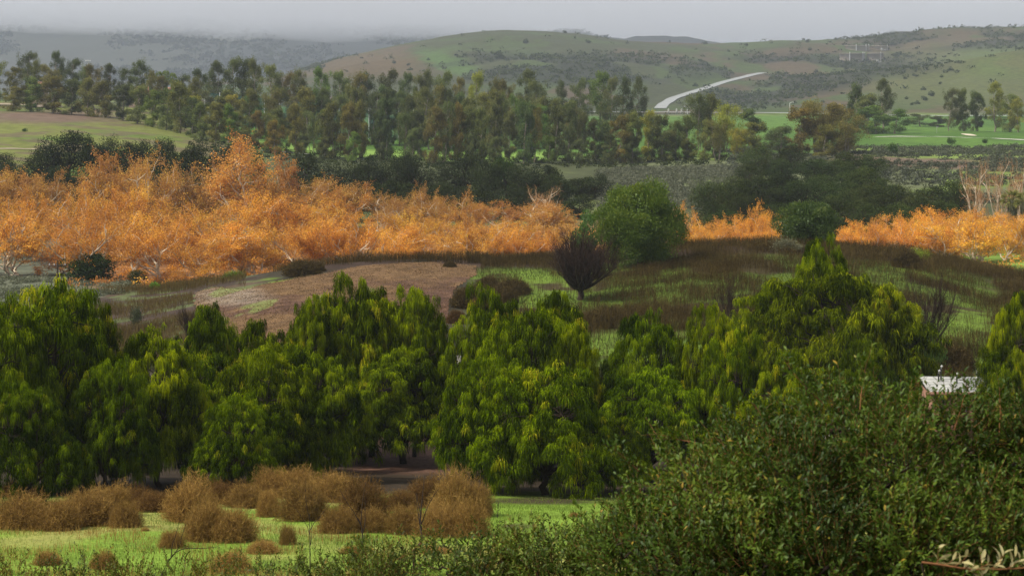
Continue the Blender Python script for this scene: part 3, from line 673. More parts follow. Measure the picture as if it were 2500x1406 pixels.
def scol_back(px, r):
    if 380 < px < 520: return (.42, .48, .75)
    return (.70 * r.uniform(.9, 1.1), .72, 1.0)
ROWN = [("back row", "highest against the dark oaks"), ("middle row", "half hidden by the front ones"), ("front row", "with its pale trunk showing")]
sec = lambda px: "left of the big oak" if px < 160 else "left of the grey gap" if px < 400 else "below the tallest orange crowns" if px < 720 else "behind the mulch field" if px < 1150 else "left of the leafless tree"
tone_w = ["copper", "amber", "rust", "golden", "tawny", "russet"]
_cnt = {}
def syc_name(row):
    def f(i, px):
        s = sec(px); k = (row, s); _cnt[k] = _cnt.get(k, 0) + 1
        return f"orange sycamore {s}, {ORD[_cnt[k]-1]} from left in the {ROWN[row][0]}"
    return f
back = [(px, syc_top(px), w) for px, w in ((-30, 150), (50, 130), (110, 120), (165, 110), (255, 120), (300, 110), (345, 110), (400, 120), (455, 130), (530, 110), (585, 150), (650, 120), (710, 120), (800, 140), (860, 110), (915, 100), (975, 90), (1045, 90), (1090, 100), (1160, 60), (1215, 100), (1290, 110), (1350, 120))]
back = [(a, b, c * 1.35) for a, b, c in back]
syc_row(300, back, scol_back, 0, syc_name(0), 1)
mid = [(px, syc_top(px) + d, w) for px, d, w in ((0, 50, 170), (85, 55, 160), (170, 40, 150), (245, 70, 160), (320, 60, 160), (395, 60, 160), (460, 70, 150), (530, 95, 160), (600, 110, 170), (670, 80, 160), (735, 50, 150), (810, 45, 160), (880, 45, 150), (955, 40, 140), (1030, 40, 140), (1110, 40, 140), (1180, 40, 140), (1250, 35, 140), (1330, 30, 140), (1400, 40, 120))]
syc_row(266, mid, scol, 1, syc_name(1), 2)
fro = [(px, syc_top(px) + d, w) for px, d, w in ((35, 110, 190), (130, 115, 180), (225, 95, 170), (310, 125, 170), (400, 115, 180), (490, 110, 170), (570, 190, 180), (650, 160, 180), (725, 90, 160), (790, 90, 160), (865, 85, 160), (940, 60, 160), (1010, 50, 150), (1085, 80, 150), (1160, 60, 150), (1235, 50, 150), (1310, 50, 150))]
syc_row(239, fro, scol, 2, syc_name(2), 3)
_cnt2 = {}
def sr_name(i, px):
    s = "right of the dome tree" if px < 1900 else "right of the round olive tree" if px < 2190 else "in the orange dome at the right"
    _cnt2[s] = _cnt2.get(s, 0) + 1
    return f"orange sycamore {s}, {ORD[_cnt2[s]-1]} from the left"
rt = [(1700, 512, 90), (1745, 530, 110), (1800, 545, 110), (1852, 508, 60), (1880, 530, 90), (2085, 590, 110), (2140, 562, 100), (2195, 568, 100), (2225, 535, 130), (2275, 514, 150), (2330, 528, 130), (2375, 545, 140), (2425, 560, 120), (2465, 580, 90)]
syc_row(258, rt, lambda px, r: (1.12, 1.12 * r.uniform(.95, 1.12), 1.0), 1, sr_name, 8)
rf = [(1715, 560, 100), (1780, 565, 110), (1850, 562, 100), (2110, 590, 110), (2230, 575, 140), (2310, 560, 150), (2390, 575, 150), (2450, 595, 110)]
def srf_name(i, px):
    s = "right of the dome tree" if px < 1900 else "right of the round olive tree" if px < 2190 else "in the orange dome at the right"
    _cnt2['f' + s] = _cnt2.get('f' + s, 0) + 1
    return f"lower orange sycamore {s}, {ORD[_cnt2['f' + s]-1]} from the left"
syc_row(240, rf, lambda px, r: (1.12, 1.12 * r.uniform(.95, 1.15), 1.0), 2, srf_name, 9)
_c = np.empty(len(SB[0][1][1].data.vertices) * 3, np.float32) if False else np.empty(len(SB[0][1][1].vertices) * 3, np.float32); SB[0][1][1].vertices.foreach_get('co', _c); _bh = float(np.percentile(_c.reshape(-1, 3)[:, 2], 99))
for px, ty, w, Y, lab in ((430, 432, 130, 306, "leafless grey sycamore in the gap between the orange crowns"), (1335, 455, 120, 312, "leafless pinkish sycamore above the orange row, left of the dome tree"), (945, 488, 90, 300, "leafless pale sycamore against the dark oaks behind the mulch field"), (2385, 398, 100, 290, "bare white-limbed sycamore on the right slope, left one of three"), (2440, 388, 90, 292, "bare white-limbed sycamore on the right slope, middle one of three"), (2492, 392, 90, 290, "bare white-limbed sycamore on the right slope, at the picture edge"), (2490, 560, 70, 262, "leafless brown sycamore under the palms at the right edge")):
    X = at(px, Y); h = -(ty - HY) * Y / F - float(H(X, Y))
    place('bare_sycamore', lab, 'tree', SB[0], X, Y, px * .7, (w * Y / F / 11, w * Y / F / 11, h / _bh), 'leafless sycamores', (1, 1, 1, 1))

# ------------------------------------------------------------------ oaks
OV = [oak(200 + i, 8, 10) for i in range(5)]
def put_tree(name, lab, cat, parts, px, ty, wpx, Y, h0, w0, group, color, rz=0, minh=1.5):
    X = at(px, Y); h = max(minh, -(ty - HY) * Y / F - float(H(X, Y))); s = wpx * Y / F / w0
    return place(name, lab, cat, parts, X, Y, rz, (s, s, h / h0), group, (*color, 1))
OAKS = [(-15, 365, 110, 345), (40, 392, 90, 340), (110, 348, 120, 346), (165, 314, 160, 350), (228, 330, 95, 347), (272, 320, 85, 353), (312, 336, 85, 350), (362, 334, 95, 353), (405, 330, 95, 350), (452, 340, 95, 347), (500, 336, 95, 351), (548, 345, 80, 350),
 (745, 365, 120, 341), (800, 388, 100, 336), (858, 396, 90, 340), (912, 376, 105, 350), (962, 356, 120, 353), (1012, 372, 90, 350), (1068, 402, 80, 345), (1128, 366, 130, 350), (1185, 378, 95, 341), (1285, 392, 100, 346), (1320, 395, 110, 345), (1366, 420, 95, 340), (1410, 432, 90, 345), (1452, 420, 100, 345),
 (60, 410, 120, 325), (150, 400, 130, 328), (235, 410, 110, 326), (330, 400, 120, 326), (410, 395, 110, 328), (480, 400, 110, 326), (715, 425, 110, 322), (770, 430, 100, 322), (850, 440, 110, 320), (930, 430, 120, 322), (1010, 440, 110, 320), (1090, 440, 110, 322), (1170, 440, 110, 322), (1250, 445, 110, 320), (1335, 450, 110, 322), (1410, 470, 100, 318)]
for k, row in enumerate((OAKS[:12], OAKS[12:26], OAKS[26:32], OAKS[32:])):
    where = ("in the upper row under the meadow", "in the upper row above the orange trees' middle", "in the left row touching the orange crowns", "touching the orange crowns behind the mulch field")[k]
    for i, (px, ty, w, Y) in enumerate(row):
        c = (.85, .9, 1.0) if k in (0, 2) else (1, 1, 1)
        put_tree('oak_tree', f"dark oak {where}, {ORD[i]} from the left", 'tree', OV[(i + k) % 5], px, ty, w * 1.12, Y, 8.2, 10, 'dark oaks behind the orange trees', c, i * 1.7)
put_tree('oak_tree', "lighter green round-headed oak above the tallest orange crowns' right side", 'tree', OV[2], 632, 350, 55, 330, 8.2, 10, 'dark oaks behind the orange trees', (1.9, 2.3, 1.4), .4)
put_tree('oak_tree', "lighter green oak in the middle of the dark upper row", 'tree', OV[1], 1238, 372, 110, 351, 8.2, 10, 'dark oaks behind the orange trees', (1.5, 1.9, 1.3), 2.4)
_r = np.random.RandomState(5); _n = 0
RO = []
for row, (py0, Y0) in enumerate(((385, 415), (420, 392), (452, 368), (486, 345), (520, 325), (548, 308))):
    for px in np.arange(1760 if row < 3 else 1660, 2500, 64):
        pxx = px + _r.uniform(-26, 26) + row * 20
        if (row < 2 and pxx > 2140) or (row == 2 and pxx > 2230) or (pxx < 1800 and row < 3) or (pxx > 2350 and row > 2): continue
        hx, hy = hit(pxx, py0 + _r.uniform(34, 62), 262, 520); RO.append((row, hx, hy, _r.uniform(4.2, 7.0), _r.uniform(6.5, 10)))
for row in range(6):
    for i, (_, hx, hy, hh, ww) in enumerate(sorted([q for q in RO if q[0] == row], key=lambda q: to_px(q[1], q[2]))):
        a = _r.uniform(.95, 1.6); c = (a * _r.uniform(.95, 1.25), a * _r.uniform(1.0, 1.25), a)
        place('oak_tree', f"{ORD[i]} scrubby oak from the left in the right slope's {ORD[row]} line down", 'tree', OV[(i * 2 + row) % 5], hx, hy, i * 2.1, (ww / 10, ww / 10, hh / 8.2), 'scrub oaks on the right slope', (*c, 1))
put_tree('oak_tree', "olive-yellow round oak on the right slope beside the grey scrub", 'tree', OV[0], 1845, 425, 75, 372, 8.2, 10, 'scrub oaks on the right slope', (3.2, 2.9, 1.4), 1)

# ------------------------------------------------------------------ eucalyptus belt
EV_tall = [eucalyptus(300 + i, 19, 8, .13, .85, 1) for i in range(4)]
EV_bush = [eucalyptus(320 + i, 13, 6, .06, .9, 1, tone=.55) for i in range(4)]
EV_multi = [eucalyptus(340 + i, 12, 7, .30, .55, 3, .28, tone=.6) for i in range(2)]
TW = {'olive': (.95, 1, 1), 'bronze': (1.12, 1.0, .95), 'dark': (.60, .70, .85), 'golden': (1.7, 1.5, .8), 'grey-green': (.85, 1.0, 1.15), 'green': (.85, 1.25, .85), 'brown': (1.15, .92, .85)}
def euc_row(spec, group, where, seed, kindv):
    r = np.random.RandomState(seed); cnt = {}
    for i, q in enumerate(spec):
        px, ty, w, Y = q[:4]; tn = q[4] if len(q) > 4 else r.choice(list(TW), p=[.38, .10, .18, .06, .14, .08, .06]); var = kindv[(i * 3 + seed) % len(kindv)]
        h0 = 19 if var in EV_tall else 13 if var in EV_bush else 12; w0 = 8 if var in EV_tall else 6.4 if var in EV_bush else 8
        s = where(px); cnt[(s, tn)] = cnt.get((s, tn), 0) + 1
        n = cnt[(s, tn)]
        lab = f"{ORD[n-1]} {tn} eucalyptus from the left {s}"
        put_tree('eucalyptus_tree', lab, 'tree', var, px, ty, w * r.uniform(1.0, 1.35), Y, h0, w0, group, [a * r.uniform(.95, 1.15) for a in TW[tn]], r.uniform(0, 6.28))
BT = [(-10, 150, 60, 585), (30, 168, 50, 580, 'bronze'), (58, 134, 55, 600, 'dark'), (90, 152, 50, 590), (118, 165, 50, 585), (142, 131, 50, 610, 'dark'), (170, 150, 50, 600, 'dark'), (205, 168, 50, 590), (232, 164, 50, 585, 'bronze'), (270, 160, 45, 590), (302, 172, 45, 590, 'dark'), (334, 153, 55, 600, 'dark'), (368, 180, 45, 585, 'bronze'), (400, 190, 50, 580, 'brown'), (438, 188, 45, 575), (468, 195, 40, 570), (495, 176, 50, 590, 'dark'), (530, 155, 55, 605, 'dark'), (565, 149, 60, 610, 'dark'), (600, 152, 60, 610, 'dark'), (628, 154, 50, 600, 'olive'), (668, 165, 60, 590, 'olive'), (700, 184, 45, 590, 'brown'), (740, 178, 50, 590, 'olive'), (790, 174, 55, 600, 'green'), (835, 180, 50, 600), (868, 186, 45, 600), (905, 184, 55, 605, 'dark'), (945, 180, 60, 605, 'dark'), (990, 184, 50, 605, 'dark'), (1030, 190, 45, 605), (1048, 178, 50, 605, 'dark'), (1080, 185, 45, 600, 'olive'), (1118, 196, 45, 590, 'brown'), (1165, 184, 50, 575, 'golden'), (1200, 200, 50, 575, 'brown'), (1240, 205, 45, 570, 'brown'), (1283, 177, 60, 600, 'dark'), (1320, 205, 50, 590, 'olive'), (1368, 204, 42, 605, 'dark'), (1415, 200, 55, 610, 'grey-green'), (1462, 182, 65, 610, 'green'), (1490, 196, 50, 605, 'grey-green'), (1520, 195, 50, 610, 'dark'), (1553, 198, 55, 610, 'dark')]
wb = lambda px: "on the skyline left of the light mast" if px < 215 else "on the skyline above the left meadow" if px < 480 else "behind the teal netting" if px < 1000 else "against the central hill" if px < 1380 else "left of the winding road"
euc_row(BT, 'tall eucalyptus on the skyline', wb, 31, EV_tall)
r_ = np.random.RandomState(44)
MT = [(px + r_.uniform(-8, 8), 222 + 20 * fbm(px / 90., 3., 7, 2) + r_.uniform(-12, 12) + (12 if px > 1300 else 0), r_.uniform(48, 64), 535 + r_.uniform(-18, 18)) for px in range(430, 1420, 25)]
wm = lambda px: "in the middle rank below the netting" if px < 760 else "in the middle rank right of the netting" if px < 1100 else "in the middle rank of the belt's right half"
euc_row(MT, 'eucalyptus in the middle of the belt', wm, 32, EV_tall + EV_bush)
UT = [(px + r_.uniform(-12, 12), 318 + r_.uniform(-16, 18) + .012 * (px - 500), r_.uniform(30, 46), 458 + r_.uniform(-6, 10) + 18 * (px < 800), r_.choice(['olive', 'green', 'grey-green', 'dark'])) for px in range(600, 1760, 68)]
euc_row(UT, 'low bushy eucalyptus in front of the belt', lambda px: "low under the front rank's left half" if px < 1150 else "low under the front rank's right half", 37, EV_bush)
LT = [(30, 215, 55, 545, 'bronze'), (75, 195, 60, 548, 'olive'), (130, 190, 60, 546), (175, 200, 60, 545, 'dark'), (215, 195, 60, 542, 'olive'), (255, 205, 60, 538, 'brown'), (300, 210, 55, 530, 'dark'), (335, 215, 60, 520, 'olive'), (372, 225, 55, 512, 'green'), (405, 225, 55, 505, 'grey-green'), (440, 205, 70, 498, 'olive'), (470, 245, 50, 492, 'dark')]
euc_row(LT, 'eucalyptus along the meadow edge', lambda px: "along the upper edge of the left meadow", 33, EV_bush)
FT = []
for i, px in enumerate(range(490, 1760, 33)):
    Y = 478 - 14 * sstep(500, 1200, px) + r_.uniform(-9, 9); FT.append((px + r_.uniform(-9, 9), 252 + 26 * fbm(px / 70., 9., 11, 2) + 26 * sstep(1350, 1500, px) + r_.uniform(-14, 16), r_.uniform(42, 60), Y))
wf = lambda px: "in the front rank beside the left meadow" if px < 700 else "in the front rank above the left oaks" if px < 1000 else "in the front rank above the middle oaks" if px < 1330 else "in the front rank left of the grey scrub mound"
euc_row(FT, 'eucalyptus along the front of the belt', wf, 34, EV_bush + EV_bush + EV_multi)
RT = [(1705, 232, 70, 520, 'dark'), (1735, 240, 60, 522, 'olive'), (1775, 258, 70, 500, 'golden'), (1828, 272, 50, 540, 'dark'), (1800, 315, 60, 478, 'golden'), (1850, 305, 70, 480), (1905, 310, 70, 476), (1950, 270, 80, 478, 'brown'), (1990, 250, 90, 480, 'bronze'), (2030, 262, 90, 482, 'brown'), (2070, 280, 90, 478, 'bronze'), (2010, 310, 70, 462, 'brown')]
euc_row(RT, 'eucalyptus right of the winding road', lambda px: "right of the winding road's foot" if px < 1840 else "in the brown thicket before the fairway", 35, EV_bush + EV_multi)
GT = [(2090, 215, 52, 640, 'dark'), (2120, 235, 65, 636, 'olive'), (2155, 198, 46, 650, 'dark'), (2140, 262, 90, 628, 'green'), (2185, 270, 75, 626, 'green'), (2250, 280, 60, 690, 'dark'), (2290, 285, 45, 690, 'dark'), (2316, 222, 44, 650, 'dark'), (2352, 226, 42, 652, 'olive'), (2385, 228, 44, 655, 'dark'), (2428, 205, 46, 648, 'golden'), (2465, 235, 60, 645, 'olive'), (2485, 245, 55, 640, 'golden')]
euc_row(GT, 'trees beside the fairway', lambda px: "left of the fairway" if px < 2230 else "behind the fairway's far side", 36, EV_tall + EV_bush)
put_tree('eucalyptus_tree', "lone small cone-shaped brown eucalyptus on the light green grass strip", 'tree', EV_bush[1], 672, 298, 58, 462, 13, 6.4, 'eucalyptus along the front of the belt', (1.6, 1.15, .9), 1)

# ------------------------------------------------------------------ trees on and beside the mound
DT = oak(400, 8.2, 9.6, M_willow, .17, 56000, 52, 'up', .5, .17, .02)
put_tree('dome_tree', "big dense green dome-shaped tree on the mound's crest", 'tree', DT, 1562, 428, 236, 192, 8.2, 9.4, None, (1.40, 1.12, .6))
DT2 = oak(401, 5, 8, M_willow, .20, 15000, 36, 'up', .4, .2, .0)
put_tree('round_tree', "round olive-green tree at the crest right of the dome tree", 'tree', DT2, 1968, 484, 172, 206, 5, 8, None, (1.0, .82, .8))
put_tree('small_green_tree', "small bright green tree behind the leafless one, left of the dome tree", 'tree', oak(402, 5, 5, M_willow, .2, 4000, 16, 'up', .5), 1435, 510, 90, 215, 5, 5, None, (1, 1.05, 1))
def round_twigs(seed, h, w, nb=70, nt=34, r0=.2):
    """leafless rounded crown: stems from one short trunk arch out to the surface of an egg shape"""
    r = np.random.RandomState(seed); tb = MB(); tw = MB(); fk = np.array((0, 0, h * .14)); tubes(tb, curve(np.array((0, 0, -.3)), fk, 4, r, .03), np.array([1.5, 1.2, 1.1, 1.0]) * r0, 8)
    def bez(a, b, k, bow):
        t = np.linspace(0, 1, k)[None, :, None]; c = (a + b) / 2; c = c + (b - a) * (0, 0, -.10) + (b - a) * (.34, .34, 0) * bow
        return a * (1 - t) ** 2 + 2 * c * t * (1 - t) + b * t * t
    d = rdir(r, nb); d[:, 2] = np.abs(d[:, 2]) * 1.2 - .35; q = r.uniform(.40, .92, (nb, 1)); T = np.array((0, 0, h * .58)) + d * q * (w / 2, w / 2, h * .42)
    P = bez(np.repeat(fk[None], nb, 0)[:, None], T[:, None], 8, 1.0) + np.cumsum(r.normal(size=(nb, 8, 3)) * .075, 1); P[:, 0] = fk; tubes(tb, P, np.linspace(.42, .10, 8) * r0, 5)
    s, dd = sprout(r, P, None, 0, 9, .30, .45, .2, .25); P2 = extend(r, s, dd, r.uniform(.10, .22, len(s)) * h, 5, .12, .08); ribbons(tw, P2, np.linspace(.16, .07, 5) * r0, r.rand(len(P2)), r)
    s, dd = sprout(r, P2, None, 0, 6, .15, .5, .25, .25); P3 = extend(r, s, dd, r.uniform(.05, .12, len(s)) * h, 4, .15, .06); ribbons(tw, P3, np.linspace(.09, .04, 4) * r0, r.rand(len(P3)), r)
    s, dd = sprout(r, P3, None, 0, 3, .15, .5, .3, .2); P4 = extend(r, s, dd, r.uniform(.03, .07, len(s)) * h, 3, .15, .05); ribbons(tw, P4, np.array([.05, .04, .02]) * r0, r.rand(len(P4)), r)
    return [('twigs', tw.mesh('twigs', M_twigdark)), ('trunk', tb.mesh('trunk', M_bark, True))]
VT = round_twigs(500, 7.0, 6.2)
X, Y = at(1417, 170), 170.0
_e = place('leafless_tree', "dark leafless vase-shaped tree standing on green grass before the dome tree", 'tree', VT, X, Y, .5, (1.0, 1.0, 1.0))
_c = np.empty(len(VT[0][1].vertices) * 3, np.float32); VT[0][1].vertices.foreach_get('co', _c); _c = _c.reshape(-1, 3)
_hh = -(532 - HY) * Y / F - float(H(X, Y)); _s = _hh / _c[:, 2].max(); _wx = 158 * Y / F / (np.percentile(np.abs(_c[:, 0]), 97) * 2); _e.scale = (_wx, _wx, _s)
VT2 = vase_tree(501, 6.0, 4.2, (9, 8, 7, 6), .13)
place('leafless_tree', "dark twiggy leafless tree on the mound's right side", 'tree', VT2, at(2255, 138), 138, 1.5, (.9, .9, .92))
place('leafless_tree', "thin leafless shrub-like tree on the mound between the lime and olive pepper trees", 'tree', VT2, at(1785, 150), 150, 3.5, (.45, .45, .62))
YG = shrub(510, M_willow, 1500, .16, 8, 3.0, 3.2, 'up', .8)
put_tree('yellow_shrub', "yellow-green shrub poking above the mound's crest before the orange dome", 'shrub', YG, 2245, 592, 60, 196, 3.4, 3.0, None, (1.9, 1.5, .6))
GS = shrub(511, M_scrub, 3500, .16, 10, 4.2, 2.6, 'up', .6)
put_tree('grey_shrub', "grey-green rounded shrub on the mound's crest left of the spired pepper", 'shrub', GS, 1925, 572, 95, 198, 2.7, 3.8, None, (1.4, 1.25, 1.1))
put_tree('flat_topped_shrub', "small flat-topped green shrub in the field by the twiggy leafless tree", 'shrub', shrub(512, M_willow, 3500, .12, 12, 4, 1.8, 'up', .5), 2265, 750, 110, 131, 2.4, 3.6, None, (.9, .85, .7))
put_tree('round_dark_shrub', "big dark green shrub at the foot of the orange trees by the utility pole", 'shrub', oak(403, 4, 6.5, M_oak, .22, 6000, 22), 220, 612, 150, 232, 4.2, 6.4, None, (1.25, 1.5, 1.35))
put_tree('round_dark_shrub', "smaller dark shrub right of the big one at the orange trees' foot", 'shrub', OV[3], 335, 655, 62, 226, 8.2, 10, None, (1.2, 1.3, 1.2))
put_tree('yellow_green_shrub', "yellow-green shrub at the mulch field's far left corner", 'shrub', shrub(514, M_willow, 1800, .14, 9, 3, 1.6, 'up', .7), 572, 668, 66, 203, 1.8, 2.8, None, (1.3, 1.1, .6), 0, 1.2)
put_tree('small_fan_palm', "low bright green fan plant left of the yellow-green shrub", 'palm', shrub(515, M_willow, 400, .5, 3, 2, 1.0, 'up', .9), 382, 680, 36, 205, 1.3, 1.9, None, (1.3, 1.5, 1), 0, .8)
put_tree('bank_shrub', "dark rounded shrub on the dry bank left of the mulch field", 'shrub', shrub(516, M_scrub, 1600, .12, 9, 2.4, 1.6, 'up', .4), 333, 728, 50, 168, 1.7, 2.2, None, (.7, .75, .6), 0, .9)
put_tree('bank_shrub', "reddish-brown twiggy shrub above the rounded bright pepper tree", 'shrub', VT2, 462, 742, 70, 152, 6, 4.6, None, (1, 1, 1), 0, 1.5)
put_tree('dark_leafed_shrub', "nearly black small-leaved shrub left of the white-roofed shed", 'shrub', oak(404, 4, 5, M_oak, .07, 14000, 24, tone=.5), 2150, 880, 240, 74, 4.2, 5, None, (1.1, 1.15, 1.1), 0, 2)
def fan_palm(seed, h, dead=True):
    r = np.random.RandomState(seed); f = MB(); sk = MB(); tb = MB()
    n = 34
    for i in range(n):
        a = r.uniform(0, 6.28); el = r.uniform(-.3, 1.2); d = np.array((math.cos(a) * math.cos(el), math.sin(a) * math.cos(el), math.sin(el))); c = np.array((0, 0, h)) + d * 1.1
        m = 12; fan = norm(d + r.normal(size=(m, 3)) * .45); ribbons(f, np.stack([np.repeat(c[None], m, 0), c + fan * .55, c + fan * .95 - (0, 0, .2)], 1), [.05, .10, .02], r.uniform(.2, .8, m), r)
        tubes(f, np.stack([np.array((0, 0, h - .1)), c]), [.03, .02], 3)
    m = 500; z = r.uniform(.3, .97, m) * h; a = r.uniform(0, 6.28, m); q = .38 + .35 * (z / h); p = np.stack([np.cos(a) * q, np.sin(a) * q, z], 1)
    ribbons(sk, np.stack([p + (0, 0, .5), p, p * (1.08, 1.08, 1) - (0, 0, .7)], 1), [.1, .16, .05], r.uniform(.2, 1, m), r)
    tubes(tb, curve(np.array((0, 0, -.3)), np.array((0, 0, h)), 6, r, .005), np.linspace(.35, .28, 6), 9)
    return [('crown', f.mesh('crown', M_euc)), ('dead_skirt', sk.mesh('dead_skirt', M_scrub)), ('trunk', tb.mesh('trunk', M_eucbark, True))]
FP = fan_palm(520, 7)
put_tree('fan_palm', "fan palm with grey hanging dead skirt, left of two at the right edge", 'palm', FP, 2472, 472, 58, 268, 8.0, 3.6, 'palms at the right edge', (1.7, 1.6, 1.7))
put_tree('fan_palm', "fan palm with grey hanging dead skirt, at the very right edge", 'palm', FP, 2503, 478, 58, 264, 8.0, 3.6, 'palms at the right edge', (1.7, 1.6, 1.7), 2)
for i, (px, ty) in enumerate(((368, 186), (388, 181), (405, 179), (422, 184))):
    put_tree('feathery_palm', f"small palm crown on the skyline above the left meadow, {ORD[i]} of four from the left", 'palm', FP, px, ty, 22, 640, 8.0, 3.6, 'palms on the skyline', (1.3, 1.6, 1.1), i)

# ------------------------------------------------------------------ wiry brown weeds in the near grass
WB = [('stems', weed_ball(600 + i).mesh('stems', M_dryweed)) for i in range(4)]
WEEDS = [  # px of centre, row of the foot, row of the top, width px, label
 (35, 1215, 1172, 120, "dark low weed bush in the shade at the left edge, behind the front ones"),
 (40, 1292, 1210, 190, "brown weed bush cut off by the left edge"), (130, 1296, 1218, 130, "brown weed bush, second from the left edge in the front line"),
 (205, 1285, 1190, 160, "tall brown weed bush left of the small isolated round one"), (262, 1262, 1185, 130, "brown weed bush directly behind the small isolated round one"),
 (300, 1288, 1228, 96, "small isolated round weed bush on the grass, left third"), (320, 1245, 1190, 110, "shaded weed bush right behind the small isolated round one"),
 (375, 1250, 1196, 110, "dark shaded weed bush left of the big spherical one"), (462, 1275, 1172, 150, "big spherical weed bush left of the front golden mound"),
 (535, 1230, 1178, 110, "shaded weed bush behind the front golden mound"), (600, 1240, 1180, 120, "weed bush at the left foot of the tall brown ridge"),
 (655, 1262, 1190, 70, "small rounded weed bush in front of the tall brown ridge"), (660, 1215, 1148, 120, "weed bush on top of the tall brown ridge, left one"),
 (725, 1215, 1146, 130, "weed bush on top of the tall brown ridge, middle one"), (740, 1272, 1176, 140, "big weed bush right of the small rounded one at the ridge"),
 (815, 1225, 1148, 130, "weed bush on top of the tall brown ridge, right one"), (885, 1275, 1170, 150, "pale golden weed bush in the centre left of the shaded gap"),
 (500, 1322, 1226, 130, "front golden weed mound's left half"), (565, 1324, 1240, 130, "front golden weed mound's right half"),
 (415, 1338, 1290, 74, "small thin weed bush on the grass in front of the spherical one"), (352, 1296, 1284, 26, "tiny weed tuft on the grass right of the isolated round bush"),
 (822, 1302, 1236, 110, "low weed bush in front of the pale golden one, left"), (900, 1300, 1240, 100, "low weed bush in front of the pale golden one, right"),
 (975, 1245, 1192, 90, "weed bush just under the shaded trunk gap"), (1040, 1240, 1166, 120, "tall weed bush right of the shaded trunk gap"),
 (1110, 1262, 1156, 140, "tallest weed bush at the right end of the brown row"), (1165, 1262, 1178, 90, "steep-sided weed bush ending the brown row beside the open grass"),
 (985, 1304, 1228, 110, "weed bush in the front right part, left of the forked bare twig"), (1070, 1310, 1232, 130, "weed bush behind the forked bare twig"),
 (1145, 1312, 1225, 110, "front weed bush at the brown row's right end"), (1405, 1262, 1248, 36, "tiny reddish weed tuft on the open grass by the near bush"),
 (640, 1352, 1316, 90, "thin straw-coloured weed in front of the golden mound, right"), (700, 1330, 1280, 50, "small weed sprig right of the golden mound"),
 (560, 1400, 1350, 120, "straw-coloured weed at the bottom below the golden mound"), (860, 1352, 1330, 70, "low straw tuft below the low weed bushes"), (1060, 1352, 1330, 90, "low yellow straw tuft left of the open grass"), (110, 1380, 1345, 80, "thin reddish weed at the bottom left"), (250, 1390, 1345, 80, "thin reddish weed at the bottom, second from the left"),
]
for i, (px, by, ty, w, lab) in enumerate(WEEDS):
    x, y = hit(px, by, 44, 90); g = float(H(x, y)); s = w * y / F / 1.9; h = (by - ty) * y / F
    e = thing('weed_bush', lab, 'weed bush', (x, y + s * .5, float(H(x, y + s * .5)) - .05), i * 1.9, (s * 1.0, s * 1.0, h * 1.05), 'wiry brown weeds on the near grass')
    c = link(*WB[i % 4], e); sh = _r.uniform(.85, 1.25); c.color = (sh, sh * (1.0 if w > 60 else 1.05), sh, 1)
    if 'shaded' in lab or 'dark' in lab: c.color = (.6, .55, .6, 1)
DK = ('stems', weed_ball(610, 2600, .6, w=.016).mesh('stems', M_stalk))
for i, (px, by, ty, w, lab) in enumerate([(735, 674, 645, 90, "dark brown bush at the mulch field's far left edge"), (770, 664, 645, 50, "dark brown bush at the mulch field's far edge, right beside another"), (1098, 653, 641, 34, "tiny dark bush at the mulch field's far right corner"),
    (1140, 752, 712, 84, "dark brown bush at the mulch field's right edge"), (1190, 705, 682, 60, "greyish dark bush above the mulch field's right edge"), (1240, 740, 712, 46, "dark bush below the green strip, right of the mulch"), (1115, 790, 765, 50, "reddish-brown bush below the mulch field's right edge"), (1170, 760, 735, 50, "reddish bush between two dark ones right of the mulch"),
    (1440, 798, 770, 66, "dark brown dome bush below the leafless tree, left of a pair"), (1476, 802, 772, 44, "dark brown dome bush below the leafless tree, right of a pair"), (1252, 720, 690, 90, "brown weedy bush in the middle of the green strip"), (1655, 760, 748, 26, "tiny round brown bush in the middle of the stalk field"),
    (2330, 902, 858, 110, "big dark purple-brown bush behind the white-roofed shed"), (2290, 868, 855, 40, "small dark bush in the yellow grass on the right"), (2215, 655, 620, 70, "dark tangled bush near the mound's crest at the right"), (1680, 805, 790, 40, "small brown bush between the two bright pepper trees")]):
    x, y = hit(px, by, 104, 220); s = w * y / F / 1.9; h = (by - ty) * y / F
    e = thing('brown_bush', lab, 'bush', (x, y + s * .4, float(H(x, y + s * .4)) - .05), i * 1.3, (s, s, h * 1.5), 'dark brown bushes in the middle ground'); c = link(*DK, e)
    c.color = (1.25, 1.0, 1.0, 1) if 'red' in lab else (.95, .95, 1, 1)

